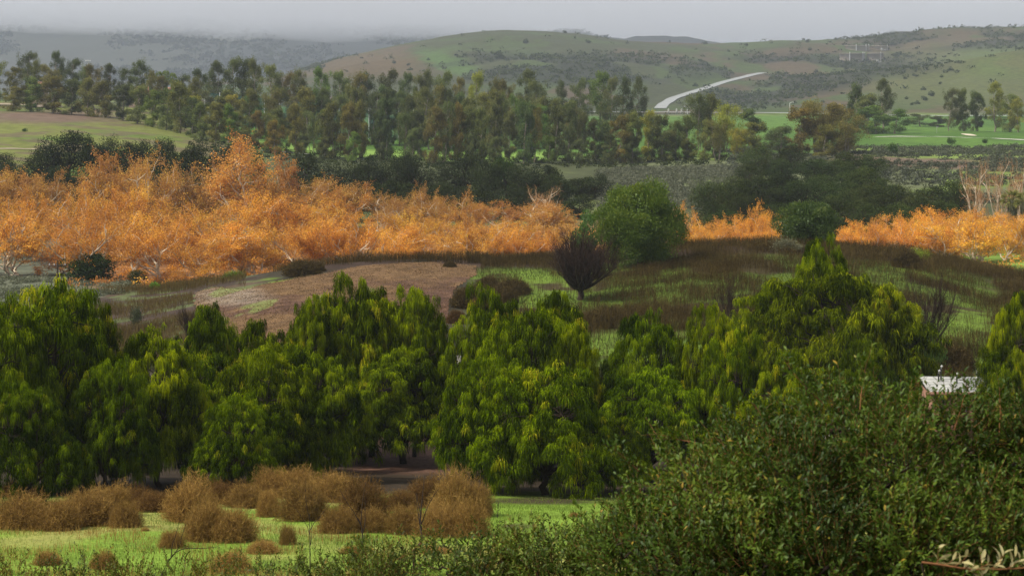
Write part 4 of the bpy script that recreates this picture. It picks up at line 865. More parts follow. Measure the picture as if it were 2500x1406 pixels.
# ------------------------------------------------------------------ stalks, grass, scrub: ground cover
def scatter(r, n, y0, y1, pxa, pxb, dens=None):
    Y = np.sqrt(r.uniform(y0 ** 2, y1 ** 2, n)); X = at(r.uniform(pxa, pxb, n), Y)
    if dens is not None:
        k = r.rand(n) < dens(X, Y); X = X[k]; Y = Y[k]
    return X, Y, H(X, Y)
def stalks(name, seed, n, y0, y1, pa, pb, dens, h0, h1, w, mat, lab, tone=(.5, .22), spurs=2, col=None):
    r = np.random.RandomState(seed); X, Y, Z = scatter(r, n, y0, y1, pa, pb, dens); m = len(X); h = (h0 + (h1 - h0) * r.rand(m) ** 1.6) * (.6 + .8 * fbm(X / 5, Y / 5, 17, 3))
    b = np.stack([X, Y, Z - .03], 1); l = r.normal(size=(m, 3)) * .13 * h[:, None]; l[:, 2] = 0
    up = np.stack([0 * h, 0 * h, h], 1); P = np.stack([b, b + up * .5 + l * .3, b + up + l], 1)
    mb = MB(); t = np.clip(r.normal(tone[0], tone[1], m) + .5 * (fbm(X / 4, Y / 4, 5, 2) - .5), 0, 1); ribbons(mb, P, [w, w, w * .4], t, r)
    for s in range(spurs):
        q = b + up * r.uniform(.45, .9, (m, 1)) + l * .6; u = norm(r.normal(size=(m, 3)) * (1, 1, .3) + (0, 0, .9)) * (h * r.uniform(.2, .35, m))[:, None]
        ribbons(mb, np.stack([q, q + u * .6, q + u], 1), [w * .7, w * .7, w * .3], t, r)
    o = link(name, mb.mesh(name, mat)); kind(o, 'stuff', lab, name.replace('_', ' ')); return o
def d_mound(X, Y):
    px = to_px(X, Y); py = HY - F * H(X, Y) / Y; n = fbm(X / 9, Y / 9, 21, 4); n2 = fbm(X / 3, Y / 3, 88, 3)
    d = .18 + .9 * sstep(.42, .56, n2) - .30 * sstep(.44, .56, n)
    d = d + .45 * sstep(190, 198, Y)
    for (a, b, rx, ry) in ((1250, 672, 110, 18), (1345, 722, 80, 42), (1800, 860, 150, 40), (1520, 850, 110, 50), (2300, 790, 130, 50)): d = d * (1 - .92 * ell(px, py, a, b, rx, ry, .35))
    d = d * (1 - .9 * inpoly(px, py, MULCH)); d = d * np.where(px < 1175, sstep(199, 202, Y), 1)
    return d
stalks('dead_stalks', 700, 300000, 118, 209, 1140, 2950, d_mound, .45, 1.15, .020, M_stalk, "dark dead stalks standing thick over the mound")
stalks('dead_stalks', 701, 13000, 199.5, 211, 640, 1400, lambda X, Y: sstep(.3, .6, fbm(X / 3, Y / 2, 5, 3)) * sstep(640, 740, to_px(X, Y)), .35, 1.2, .022, M_stalk, "dark dead stalks along the mulch field's far rim")
stalks('dry_grass', 702, 40000, 140, 212, 150, 600, lambda X, Y: sstep(.38, .52, fbm(X / 6, Y / 6, 93, 3)) * (1 - inpoly(to_px(X, Y), HY - F * H(X, Y) / Y, MULCH)), .35, .85, .022, M_stalk, "grey-brown dry grass on the bank left of the mulch field", (.85, .15), 1)
def d_grass(X, Y): return .25 + sstep(.35, .6, fbm(X / 2.5, Y / 2.5, 25, 3))
stalks('short_grass', 703, 270000, 47, 80.5, -260, 2760, d_grass, .04, .13, .011, M_grass, "short bright green grass between the weeds and the pepper trees", (.5, .2), 0)
stalks('dry_straw', 704, 14000, 46, 64, -60, 1250, lambda X, Y: sstep(.5, .66, fbm(X / 2, Y / 2, 95, 3)), .10, .32, .010, M_dryweed, "sparse dry straw in the near grass", (.7, .2), 1)
stalks('green_weeds', 705, 65000, 112, 196, 1160, 2950, lambda X, Y: sstep(.42, .56, fbm(X / 9, Y / 9, 21, 4)), .08, .32, .05, M_grass, "low green weeds between the dead stalks", (.25, .2), 0).color = (.58, .50, .5, 1)
def clumps(name, seed, X, Y, sz, hgt, k, leaf, mat, lab, tone=(.5, .15), mode='any'):
    """many low domes of leaves as one ground cover"""
    r = np.random.RandomState(seed); m = len(X); Z = H(X, Y); S = sz * r.uniform(.5, 1.4, m); mb = MB()
    d = rdir(r, m * k); d[:, 2] = np.abs(d[:, 2]); C = np.repeat(np.stack([X, Y, Z], 1), k, 0) + d * np.repeat(S, k)[:, None] * np.array((1, 1, hgt)) * r.uniform(.5, 1, (m * k, 1))
    t = np.repeat(r.normal(tone[0], tone[1], m), k) + .12 * r.normal(size=m * k)
    A = r.normal(size=(m * k, 3)); l = leaf * r.uniform(.6, 1.4, m * k)
    rhombs(mb, C, A, d + r.normal(size=(m * k, 3)) * .5, l, l * .6, np.clip(t, 0, 1))
    return kind(link(name, mb.mesh(name, mat)), 'stuff', lab, name.replace('_', ' '))
r8 = np.random.RandomState(88)
X, Y, Z = scatter(r8, 1700, 318, 432, 1460, 1860, lambda X, Y: .95 * (to_px(X, Y) < 1830 - (Y - 320) * .4)); clumps('sage_scrub', 1, X, Y, 1.0, .8, 60, .30, M_scrub, "grey sage scrub covering the low mound right of the dome tree", (.8, .15))
X, Y, Z = scatter(r8, 3600, 330, 520, 1780, 2750, lambda X, Y: sstep(.34, .48, fbm(X / 20, Y / 20, 61, 3))); clumps('brushy_scrub', 2, X, Y, 1.3, .7, 50, .38, M_scrub, "mixed brown and green scrub on the slope below the fairway", (.28, .22))
X, Y, Z = scatter(r8, 900, 178, 236, -120, 330, lambda X, Y: sstep(.33, .42, fbm(X / 8, Y / 8, 64, 3)) * (Y > 196 + .02 * to_px(X, Y))); clumps('sage_scrub', 3, X, Y, .8, .6, 90, .17, M_scrub, "grey-green sage scrub behind the utility pole at the left", (.75, .15))
X, Y, Z = scatter(r8, 500, 440, 484, 480, 1760, None); clumps('undergrowth', 4, X, Y, 1.1, .8, 50, .35, M_oak, "low dark undergrowth at the feet of the front eucalyptus", (.6, .25))
X, Y, Z = scatter(r8, 900, 216, 300, 150, 2560, None); clumps('undergrowth', 5, X, Y, 1.2, .9, 70, .22, M_syc, "russet undergrowth beneath the orange trees", (.25, .2))
X, Y, Z = scatter(r8, 16000, 885, 1560, 500, 2600, lambda X, Y: scrub_mask(to_px(X, Y), HY - F * H(X, Y) / Y, X, Y) * .75 + .012); clumps('chaparral', 6, X, Y, 2.5, .85, 16, 1.25, M_oak, "dark chaparral in broken patches over the hills", (.75, .22))
X, Y, Z = scatter(r8, 5000, 1980, 3000, -100, 1500, lambda X, Y: sstep(.42, .55, fbm(X / 110, Y / 160, 66, 4))); clumps('far_chaparral', 7, X, Y, 6.0, .7, 14, 4, M_oak, "dark brush on the distant slopes under the cloud", (.5, .2))
HB = [shrub(720 + i, M_oak, 260, .75, 7, 5, 3.4, 'any', .6) for i in range(3)]
HBS = [(1183, 74, 26, 'on the very top of the central hill'), (1283, 107, 24, 'high on the central hill, below its top'), (1437, 106, 20, 'high on the central hill\'s right side'), (1220, 145, 30, 'in the middle of the central hill'), (963, 156, 16, 'on the tan slope left of the green strip, left of a pair'), (996, 161, 14, 'on the tan slope left of the green strip, right of a pair'), (1046, 148, 12, 'just left of the green strip'), (955, 104, 16, 'on the left ridge of the central hill'), (1380, 82, 16, 'on the ridge right of the hilltop'),
 (1722, 109, 14, 'below the saddle, left'), (1823, 113, 15, 'below the saddle, middle'), (1971, 104, 18, 'below the saddle, right'), (2041, 98, 12, 'just left of the two tank rows, near the ridge'), (1976, 124, 16, 'lower left of the two tank rows'), (1905, 230, 10, 'right of the canyon road, low'), (1697, 212, 18, 'beside the canyon road, left side'), (2276, 235, 26, 'on the right green slope, largest'), (2226, 257, 16, 'on the right green slope, lowest left'), (2240, 255, 18, 'on the right green slope, lowest right'), (2212, 243, 14, 'on the right green slope, small and left'), (2258, 246, 26, 'on the right green slope, under the largest'), (2320, 174, 20, 'high on the right green slope'), (2300, 190, 14, 'under the high one on the right green slope'), (2295, 206, 14, 'mid-height on the right green slope'), (2255, 221, 18, 'above the largest on the right green slope'), (2230, 186, 14, 'at the upper left of the right green slope'), (2110, 84, 16, 'on the ridge above the tanks'), (2180, 112, 22, 'right of the tanks, upper'), (2190, 140, 24, 'right of the tanks, lower'), (1900, 180, 14, 'on the canyon\'s near bank, left'), (1993, 178, 16, 'on the canyon\'s near bank, right'), (2065, 170, 18, 'below the tanks, left'), (2110, 165, 22, 'below the tanks, right')]
for i, (px, by, w, lab) in enumerate(HBS):
    x, y = hit(px, by, 870, 1540); s = w * y / F / 5
    place('hill_bush', 'dark bush ' + lab, 'bush', HB[i % 3], x, y, i, (s, s, s * .8), 'single bushes on the hills', (.9, .95, .9, 1))
for i, (px, by, w, lab) in enumerate([(1553, 0, 0, '')][:0] + [(2183, 378, 42, 'on the light grass below the fairway, left one'), (2322, 352, 24, 'on the light grass below the fairway, right one'), (2405, 350, 20, 'at the fairway edge near the sand'), (60, 322, 16, 'on the left meadow'), (85, 264, 18, 'beside the dirt track on the left')]):
    x, y = hit(px, by, 340, 700); s = w * y / F / 4
    place('green_bush', 'rounded green bush ' + lab, 'bush', shrub(740 + i, M_willow, 900, .4, 8, 4, 3, 'up', .4), x, y, i, (s, s, s), 'green bushes around the fairway', (.8, .8, .8, 1))

def wood_chips():
    r = np.random.RandomState(77); X, Y, Z = scatter(r, 90000, 114, 203, 460, 1190, lambda X, Y: inpoly(to_px(X, Y), HY - F * H(X, Y) / Y, MULCH) * (.4 + 1.2 * (fbm(X / 3, Y / 3, 78, 3) - .3))); n = len(X)
    mb = MB(); C = np.stack([X, Y, Z + .09], 1); A = r.normal(size=(n, 3)) * (1, 1, .25); N_ = rdir(r, n) + (0, 0, .8); rhombs(mb, C, A, N_, r.uniform(.06, .17, n), r.uniform(.03, .07, n), np.clip(r.normal(.5, .25, n), 0, 1))
    kind(link('wood_chips', mb.mesh('wood_chips', leafmat('wood_chip', [(0, (.035, .020, .014)), (.5, (.125, .074, .034)), (1, (.30, .20, .10))], 0, gloss=0, var=0))), 'stuff', "brown wood chips covering the mulch field", 'wood chips')
wood_chips()

# ------------------------------------------------------------------ near bushes
def leaf6(mb, B, A, S, N, l, w, tone):
    """folded leaf blades: base, axis, side, normal"""
    l = l[:, None]; w = w[:, None]; c1 = B + A * l * .35; c2 = B + A * l * .70 - N * l * .04; t = B + A * l - N * l * .14
    L1 = c1 + S * w * .5 + N * w * .18; L2 = c2 + S * w * .42 + N * w * .12; R1 = c1 - S * w * .5 + N * w * .18; R2 = c2 - S * w * .42 + N * w * .12
    V = np.stack([B, c1, c2, t, L1, L2, R1, R2], 1); n = len(B); o = np.arange(n)[:, None] * 8
    mb.add(V, np.concatenate([o + [1, 4, 5, 2], o + [1, 2, 7, 6]]), np.concatenate([o + [0, 4, 1], o + [0, 1, 6], o + [2, 5, 3], o + [2, 3, 7]]), tint=np.repeat(tone, 8))
def shoots(r, fol, tw, S0, D, L, nleaf, leaf, wl, tone, sr=.0022):
    """leafy shoots: starts, directions, lengths"""
    m = len(S0); k = 6; P = extend(r, S0, D, L, k, .09, .05); tubes(tw, P, np.linspace(1, .45, k) * sr, 3)
    t = (np.arange(nleaf)[None] + r.rand(m, nleaf)) / nleaf * .86 + .14; t = np.clip(t * (k - 1), 0, k - 1.001); i = t.astype(int); f = (t - i)[..., None]; I = np.arange(m)[:, None]
    B = (P[I, i] * (1 - f) + P[I, i + 1] * f).reshape(-1, 3); d = norm(P[I, i + 1] - P[I, i]).reshape(-1, 3)
    A = norm(d * .75 + perp(r, d) * .85 + (0, 0, .12)); N = norm(d * .5 + rdir(r, len(d)) * .5 + (0, 0, .5)); S = norm(np.cross(A, N)); N = np.cross(S, A)
    n = len(B); tn = np.repeat(np.clip(r.normal(tone, .12, m) + .9 * (fbm(S0[:, 0] * 3 + 9, S0[:, 2] * 3 + 5, 41, 2) - .5), 0, 1), nleaf) + .10 * r.normal(size=n); tn = np.where(r.rand(n) < .015, r.uniform(.93, 1, n), np.clip(tn, 0, .93))
    leaf6(fol, B, A, S, N, leaf * r.uniform(.6, 1.25, n), wl * r.uniform(.7, 1.2, n), tn)
def near_bush(name, lab, cat, seed, lobes, nsh, L, leaf, wl, sr, extra=(), mat=None, group=None, tone=.42, nleaf=15, color=(1, 1, 1, 1), stemr=.012):
    r = np.random.RandomState(seed); fol = MB(); tw = MB(); st = MB()
    W = np.array([[at(px, Y), Y, -(py - HY) * Y / F] for px, py, Y, _ in lobes]); R = np.array([q[3] for q in lobes])
    c0 = W.mean(0); foot = np.array((c0[0], c0[1] + .2, float(H(c0[0], c0[1])))); S_ = []; D_ = []
    for c, q in zip(W, R):
        m = int(nsh * q * q); d = rdir(r, m); d = d[(d[:, 1] < .5) & (d[:, 2] > -.75)]; ins = q * r.uniform(.42, 1.0, (len(d), 1)) ** .7
        p = c + d * ins - d * L * .5; keep = np.ones(len(p), bool)
        for c2, q2 in zip(W, R): keep &= np.linalg.norm(p - c2, axis=1) > q2 * .38
        S_.append(p[keep]); D_.append(norm(d[keep] * .8 + (0, 0, .55) + r.normal(size=(keep.sum(), 3)) * .35))
    S0 = np.concatenate(S_) - foot; D = np.concatenate(D_)
    shoots(r, fol, tw, S0, D, L * r.uniform(.6, 1.3, len(S0)), nleaf, leaf, wl, tone, sr)
    for (px, py, Y, dx, dz, ln) in extra:
        s = np.array([[at(px, Y), Y, -(py - HY) * Y / F]]) - foot; d = norm(np.array([[dx, -.1, dz]])); P = extend(r, s, d, ln, 8, .07, .02); tubes(tw, P, np.linspace(2.2, .9, 8) * sr, 4)
        ss, dd = sprout(r, P, None, 0, 12, .1, .75, .25, .2); shoots(r, fol, tw, ss, dd, L * .45 * r.uniform(.5, 1.2, len(ss)), 9, leaf, wl, tone + .1, sr * .8)
    for c, q in zip(W - foot, R):
        a = curve(np.array((r.normal() * .08, r.normal() * .05, -.05)), c, 8, r, .05); tubes(st, a, np.linspace(2.0, .8, 8) * stemr, 6)
        for _ in range(7):
            e = c + rdir(r, 1)[0] * q * .85; tubes(st, curve(c + rdir(r, 1)[0] * q * .12, e, 6, r, .08), np.linspace(.7, .22, 6) * stemr, 4)
    o = thing(name, lab, cat, tuple(foot), group=group)
    link('foliage', fol.mesh('foliage', mat or M_front), o).color = color; link('twigs', tw.mesh('twigs', M_fronttwig), o); link('stems', st.mesh('stems', M_bark, True), o)
    return o
near_bush('near_bush', "large dark green leafy bush filling the lower right corner", 'bush', 800,
 [(1600, 1290, 8.6, .24), (1690, 1190, 8.8, .22), (1760, 1280, 8.3, .30), (1850, 1120, 8.6, .25), (1960, 1220, 8.2, .33), (2040, 1060, 8.7, .27), (2170, 1180, 8.2, .34), (2215, 1075, 8.6, .22), (2330, 1088, 8.5, .25), (2460, 1130, 8.6, .26), (2540, 1150, 8.4, .32), (1560, 1370, 8.4, .26), (1700, 1390, 8.1, .28), (1850, 1400, 8.0, .30), (2020, 1390, 7.9, .32), (2200, 1380, 7.9, .32), (2380, 1330, 8.0, .32), (2530, 1380, 8.0, .32), (2650, 1230, 8.5, .36), (1900, 1560, 8.0, .4), (2300, 1560, 8.0, .4), (1680, 1410, 9.6, .34), (1850, 1350, 9.7, .38), (2080, 1290, 9.7, .40), (2300, 1320, 9.6, .40), (2520, 1330, 9.6, .42), (1750, 1470, 9.4, .4), (2000, 1470, 9.4, .4), (2250, 1470, 9.3, .4), (2480, 1470, 9.3, .4)],
 5200, .17, .029, .0105, .0012, [(2010, 985, 8.3, -.62, .50, .26), (2100, 1000, 8.2, .02, 1, .22), (2330, 1050, 8.2, .35, .9, .22), (1700, 1080, 8.5, -.9, .15, .20), (1900, 1080, 8.3, -.3, .8, .2), (2440, 1060, 8.3, .1, 1, .2), (2200, 1010, 8.4, .5, .8, .16), (1560, 1150, 8.6, -.6, .6, .16)])
near_bush('near_bush', "low leafy bush along the bottom edge, left of the large dark one", 'bush', 801,
 [(1100, 1400, 12.5, .22), (1190, 1385, 12.5, .24), (1290, 1375, 12.3, .25), (1390, 1380, 12.2, .26), (1480, 1345, 12, .26), (1560, 1310, 12, .25), (1480, 1400, 11.8, .3), (1350, 1430, 12, .3), (1200, 1450, 12.2, .3)],
 4200, .19, .034, .012, .0013, tone=.52, group='low bushes along the bottom edge', color=(.95, .9, 1, 1))
near_bush('near_bush', "sparse low bush at the bottom edge below the forked bare twig", 'bush', 802,
 [(760, 1435, 15, .25), (850, 1425, 15, .25), (940, 1415, 15, .26), (1020, 1405, 15, .27), (700, 1445, 15, .26), (900, 1440, 14.5, .35)],
 3400, .20, .034, .012, .0014, [(960, 1370, 14.8, .9, .5, .35), (900, 1370, 14.8, -.3, .9, .2)], tone=.60, group='low bushes along the bottom edge', color=(.95, .85, .9, 1), stemr=.006)
near_bush('near_bush', "sparse low bush at the bottom left edge with reddish twigs", 'bush', 803,
 [(30, 1435, 19, .31), (130, 1440, 19, .30), (230, 1428, 19, .33), (330, 1436, 19, .32), (430, 1424, 19, .31), (520, 1432, 19, .31), (610, 1430, 18.5, .30), (-60, 1420, 19, .33)],
 1700, .22, .036, .013, .0017, tone=.65, group='low bushes along the bottom edge', color=(1.0, .82, .85, 1), stemr=.007)
def pale_sprig():
    r = np.random.RandomState(9); f = MB(); t = MB(); Y = 6.2
    s = np.array([[at(2250, Y), Y, -(1372 - HY) * Y / F]]); foot = s[0].copy()
    P = extend(r, s - foot, norm(np.array([[1., 0, -.06]])), .34, 9, .05); tubes(t, P, np.linspace(.004, .002, 9), 4)
    ss, dd = sprout(r, P, None, 0, 16, .08, .7, .3, .5); shoots(r, f, t, ss, dd, .06 * np.ones(len(ss)), 3, .045, .012, .6, .0012)
    o = thing('pale_sprig', "sprig of pale yellow leaves in front of the large bush, bottom right corner", 'sprig', tuple(foot)); link('leaves', f.mesh('leaves', M_pale), o); link('stem', t.mesh('stem', M_fronttwig), o)
    g = curve(np.array((0, 0, 0)), np.array((.0, .15, float(H(foot[0], foot[1])) - foot[2] - .05)), 6, r, .04); tb = MB(); tubes(tb, g, [.004, .005, .006, .007, .008, .009], 5); link('stem', tb.mesh('stem', M_bark, True), o)
pale_sprig()
def bare_twig(lab, pts, Y, r0, seed, nb=3):
    r = np.random.RandomState(seed); P = np.array([[at(px, Y), Y + .03 * i, -(py - HY) * Y / F] for i, (px, py) in enumerate(pts)]); P = P[np.linspace(0, len(P) - 1, 7).astype(int)] if len(P) > 7 else P
    g = float(H(P[0, 0], P[0, 1])); P = np.vstack([[P[0, 0], P[0, 1], g - .05], P]); foot = P[0].copy(); P = P - foot
    tb = MB(); k = len(P); tubes(tb, P, np.linspace(1, .35, k) * r0, 5); s, d = sprout(r, P[None], None, 0, nb, .45, .6, .2, .3); tubes(tb, extend(r, s, d, .30 * np.linalg.norm(P[-1]), 6, .12, .03), np.linspace(.5, .15, 6) * r0, 4)
    o = link('bare_twig', tb.mesh('bare_twig', M_bark, True), loc=foot); solo(o, lab, 'twig', 'bare twigs at the near edge of the grass')
bare_twig("thin forked bare twig standing before the front golden weed, centre left", [(885, 1340), (884, 1310), (882, 1288), (872, 1268)], 22, .012, 1, 3)
bare_twig("branching bare twig in front of the right weed bushes", [(1010, 1345), (1030, 1320), (1028, 1290), (1025, 1262)], 22, .016, 2, 4)
bare_twig("straight thin bare stem at the grass edge below the golden mound", [(757, 1370), (756, 1340), (755, 1300), (753, 1255)], 24, .009, 3, 4)
bare_twig("curved dark bare twig at the bottom, left of the golden mound", [(395, 1400), (410, 1370), (425, 1352), (440, 1345)], 21, .012, 4, 3)
bare_twig("small bare twig on the open grass left of the large dark bush", [(1215, 1255), (1216, 1240), (1218, 1225)], 68, .02, 5, 3)

# ------------------------------------------------------------------ built things
M_white = surf('weathered_white', (.26, .26, .25), (.40, .40, .38), 2, .6)
M_terra = surf('terracotta_wall', (.20, .105, .075), (.27, .15, .105), 1.5, .85)
M_black = surf('black_pipe', (.02, .02, .02), (.05, .05, .05), 4, .5)
M_tan = surf('tan_concrete', (.30, .26, .22), (.38, .33, .28), .15, .85)
M_wood = surf('pole_wood', (.05, .035, .025), (.10, .07, .05), 3, .9)
M_metal = surf('grey_metal', (.45, .46, .47), (.6, .6, .6), 1, .5)
M_roof = surf('clay_roof', (.30, .14, .10), (.42, .22, .16), .6, .85)
M_stucco = surf('pinkish_stucco', (.42, .30, .26), (.52, .40, .35), .3, .9)
M_dark = surf('dark_opening', (.02, .02, .025), (.04, .04, .045), 1, .4)
M_net, _nt = newmat('netting_teal')
_d = _nt.nodes.new("ShaderNodeBsdfDiffuse"); _d.inputs[0].default_value = (.06, .16, .15, 1); _t = _nt.nodes.new("ShaderNodeBsdfTransparent"); _m = _nt.nodes.new("ShaderNodeMixShader"); _m.inputs[0].default_value = .45; _o = _nt.nodes.new("ShaderNodeOutputMaterial")
_nt.links.new(_t.outputs[0], _m.inputs[1]); _nt.links.new(_d.outputs[0], _m.inputs[2]); _nt.links.new(_m.outputs[0], _o.inputs[0])
def child(name, mb, mat, parent, smooth=False): return link(name, mb.mesh(name, mat, smooth), parent)
def shed():
    Y0 = 103.5; x0, x1 = at(2268, Y0), at(2455, Y0); w = x1 - x0; g = float(H((x0 + x1) / 2, Y0)); zt = -(957 - HY) * Y0 / F - g; zb = -(918 - HY) * (Y0 + 3.4) / F - g
    o = thing('white_roofed_shed', "low terracotta shed with white sloping roof and capped vent pipes, behind the near bush", 'shed', (x0, Y0, g), -.06)
    b = MB(); box(b, .1, w - .1, .15, 3.3, -.3, zt - .08); wl = child('wall', b, M_terra, o)
    for k in range(3):
        c = MB(); box(c, w * (.18 + .3 * k), w * (.18 + .3 * k) + .06, .10, .148, 0, zt - .1); child('panel_joint', c, M_black, wl)
    e = MB(); box(e, -.05, w + .05, -.06, .02, zt - .16, zt + .02); child('fascia', e, M_terra, o)
    rf = MB(); n = 6
    for k in range(n):
        ya, yb = .02 + k * 3.4 / n, .02 + (k + 1) * 3.4 / n - .05; za, zc = zt + (zb - zt) * k / n, zt + (zb - zt) * (k + 1) / n
        rf.add([(0, ya, za), (w, ya, za), (w, yb, zc), (0, yb, zc), (0, ya, za - .07), (w, ya, za - .07), (w, yb, zc - .07), (0, yb, zc - .07)], [(0, 1, 2, 3), (7, 6, 5, 4), (0, 4, 5, 1), (1, 5, 6, 2), (2, 6, 7, 3), (3, 7, 4, 0)])
    R_ = child('roof', rf, M_white, o)
    sb = MB(); sb.add([(.05, .1, zt - .09), (w - .05, .1, zt - .09), (w - .05, 3.35, zb - .09), (.05, 3.35, zb - .09), (.05, 3.35, zt - .09), (w - .05, 3.35, zt - .09)], [(0, 1, 2, 3), (0, 4, 5, 1), (2, 5, 4, 3)], [(0, 3, 4), (1, 5, 2)]); child('roof_underside', sb, M_black, R_)
    for px, py, hh in ((2278, 928, .45), (2286, 924, .62), (2320, 933, .40), (2360, 944, .40), (2366, 936, .62), (2376, 926, .50), (2405, 930, .3)):
        x = w * (px - 2238) / 187.; f = min(.95, max(.1, (957 - py) / 42.)); z = zt + (zb - zt) * f
        p = MB(); tubes(p, np.array([(x, .1 + 3.2 * f, z - .02), (x, .1 + 3.2 * f, z + hh * .5), (x, .1 + 3.2 * f, z + hh)]), .045, 8); pp = child('vent_pipe', p, M_black, o)
        c = MB(); tubes(c, np.array([(x, .1 + 3.2 * f, z + hh), (x + .03, .1 + 3.2 * f, z + hh + .12), (x + .09, .1 + 3.2 * f, z + hh + .17), (x + .09, .1 + 3.2 * f, z + hh + .175)]), [.065, .07, .06, .001], 8); child('vent_cap', c, M_white, pp)
shed()
def tank(px0, px1, pyb, pyt, lab, pipes):
    x, y = hit((px0 + px1) / 2, pyb, 900, 1500); rad = (px1 - px0) / 2 * y / F; g = float(H(x, y)); h = (pyb - pyt) * y / F; z0 = -(pyb - HY) * y / F - 1
    o = thing('water_tank', lab, 'tank', (x, y + rad, z0), group='tan water tanks on the hill')
    b = MB(); a = np.linspace(0, 2 * math.pi, 49)[:-1]
    ring = lambda R, z: np.stack([np.cos(a) * R, np.sin(a) * R, 0 * a + z], 1)
    V = np.vstack([ring(rad, 0), ring(rad, h), ring(rad * 1.01, h), ring(rad * 1.01, h + .3), ring(rad * .5, h + .35), ring(.05, h + .4)]); q = [(k * 48 + i, k * 48 + (i + 1) % 48, (k + 1) * 48 + (i + 1) % 48, (k + 1) * 48 + i) for k in range(5) for i in range(48)]
    b.add(V, q); child('shell', b, M_tan, o)
    for f, wd in pipes:
        xx = (f - .5) * 2 * rad; yy = -math.sqrt(max(.01, rad * rad - xx * xx)) - wd * .6; p = MB(); tubes(p, np.array([(xx, yy, 0), (xx, yy, h * .5), (xx, yy, h + 1.2)]), wd / 2, 8); child('overflow_pipe', p, M_metal, o)
tank(2055, 2117, 150, 128, "lower left tan water tank on the hillside", [(.32, .5), (.86, .5), (.96, .35)])
tank(2120, 2161, 149, 128, "lower right tan water tank on the hillside", [(.75, .3)])
tank(2068, 2127, 125, 109, "upper left tan water tank, half lost in mist", [(.38, .5), (.80, .5), (.95, .4)])
tank(2131, 2172, 124, 110, "upper right tan water tank, half lost in mist", [(.9, .3)])
for i, (px, py, lab) in enumerate(((2153, 124, "white valve box between the upper and lower right tanks"), (2142, 153, "white valve box in front of the lower right tank"))):
    x, y = hit(px, py, 900, 1400); m = MB(); box(m, -.9, .9, -.6, .6, 0, 2.0); box(m, 1.2, 2.4, -.5, .5, 0, 1.3); box(m, -1.0, 1.0, -.7, .7, 2.002, 2.2); solo(link('valve_box', m.mesh('valve_box', M_white), loc=(x, y - 1, float(H(x, y - 1)) - .2)), lab, 'box', 'white boxes by the tanks')
def utility_pole():
    Y = 196.; x = at(140, Y); g = float(H(x, Y)); h = -(640 - HY) * Y / F - g
    o = thing('utility_pole', "thin dark utility pole carrying wires beside the sage scrub at left", 'pole', (x, Y, g))
    p = MB(); tubes(p, np.array([(0, 0, -.5), (0, 0, h * .5), (0, 0, h)]), [.13, .11, .09], 8); child('pole', p, M_wood, o, True)
    c = MB(); box(c, -.9, .9, -.06, .06, h - .42, h - .30); ca = child('crossarm', c, M_wood, o)
    for xx in (-.8, -.3, .8):
        i = MB(); tubes(i, np.array([(xx, 0, h - .30), (xx, 0, h - .22), (xx, 0, h - .14)]), [.05, .06, .03], 6); child('insulator', i, M_metal, ca)
    for k, (xx, tx, ty, tz) in enumerate(((-.8, -45, 6, .5), (-.3, -45, 7, .1), (.8, 28, -42, -6), (-.3, 27, -42, -6.6))):
        t = np.linspace(0, 1, 16)[:, None]; a = np.array((xx, 0, h - .14)); b = np.array((tx, ty, h + tz)); P = a + (b - a) * t; P[:, 2] -= 1.6 * np.sin(t[:, 0] * math.pi); w = MB(); tubes(w, P, .012, 4); child('wire', w, M_black, o)
utility_pole()
def mast(px, py, pyt, Y, lab, name='light_mast', heads=3, r=.14, arm=0):
    x = at(px, Y); g = float(H(x, Y)); h = -(pyt - HY) * Y / F - g
    o = thing(name, lab, 'lamp post' if name != 'light_mast' else 'light mast', (x, Y, g)); p = MB(); tubes(p, np.array([(0, 0, -.3), (0, 0, h * .5), (0, 0, h)]), [r * 1.3, r, r * .8], 8); child('pole', p, M_metal, o, True)
    if heads:
        c = MB(); box(c, -1.0, 1.0, -.07, .07, h - .07, h + .07); ca = child('crossarm', c, M_metal, o)
        for k in range(4): hd = MB(); box(hd, -1.0 + k * .55, -.65 + k * .55, -.3, -.075, h - .18, h + .2); child('floodlight', hd, M_metal, o)
    else:
        c = MB(); tubes(c, np.array([(0, 0, h - .1), (arm * .5, 0, h + .3), (arm, 0, h + .35)]), [r * .6] * 3, 6); child('arm', c, M_metal, o); hd = MB(); box(hd, arm - .35, arm + .35, -.2, .2, h + .16, h + .30); child('lamp_head', hd, M_white, o)
mast(215, 175, 149, 700, "tall sports-field light mast with floodlights on the skyline at left")
mast(1928, 286, 252, 846, "pale street lamp beside the valley road, right of the canyon", 'street_lamp', 0, .16, 1.6)
mast(1678, 284, 262, 860, "pale street lamp by the valley road near the canyon road's foot", 'street_lamp', 0, .14, -1.4)
mast(2155, 286, 268, 838, "short pale street lamp where the valley road meets the fairway trees", 'street_lamp', 0, .12, 1.2)
for i, px in enumerate((1632, 1652, 1664)):
    x, y = at(px, 862), 862; m = MB(); box(m, -.35, .35, -.35, .35, 0, 2.2); m.add([(-.4, -.4, 2.2), (.4, -.4, 2.2), (.4, .4, 2.2), (-.4, .4, 2.2), (0, 0, 2.5)], None, [(0, 1, 4), (1, 2, 4), (2, 3, 4), (3, 0, 4)])
    solo(link('marker_post', m.mesh('marker_post', M_white), loc=(x, y, float(H(x, y)))), f"white marker post by the canyon road's foot, {ORD[i]} of three from the left", 'post', 'white posts at the canyon road')
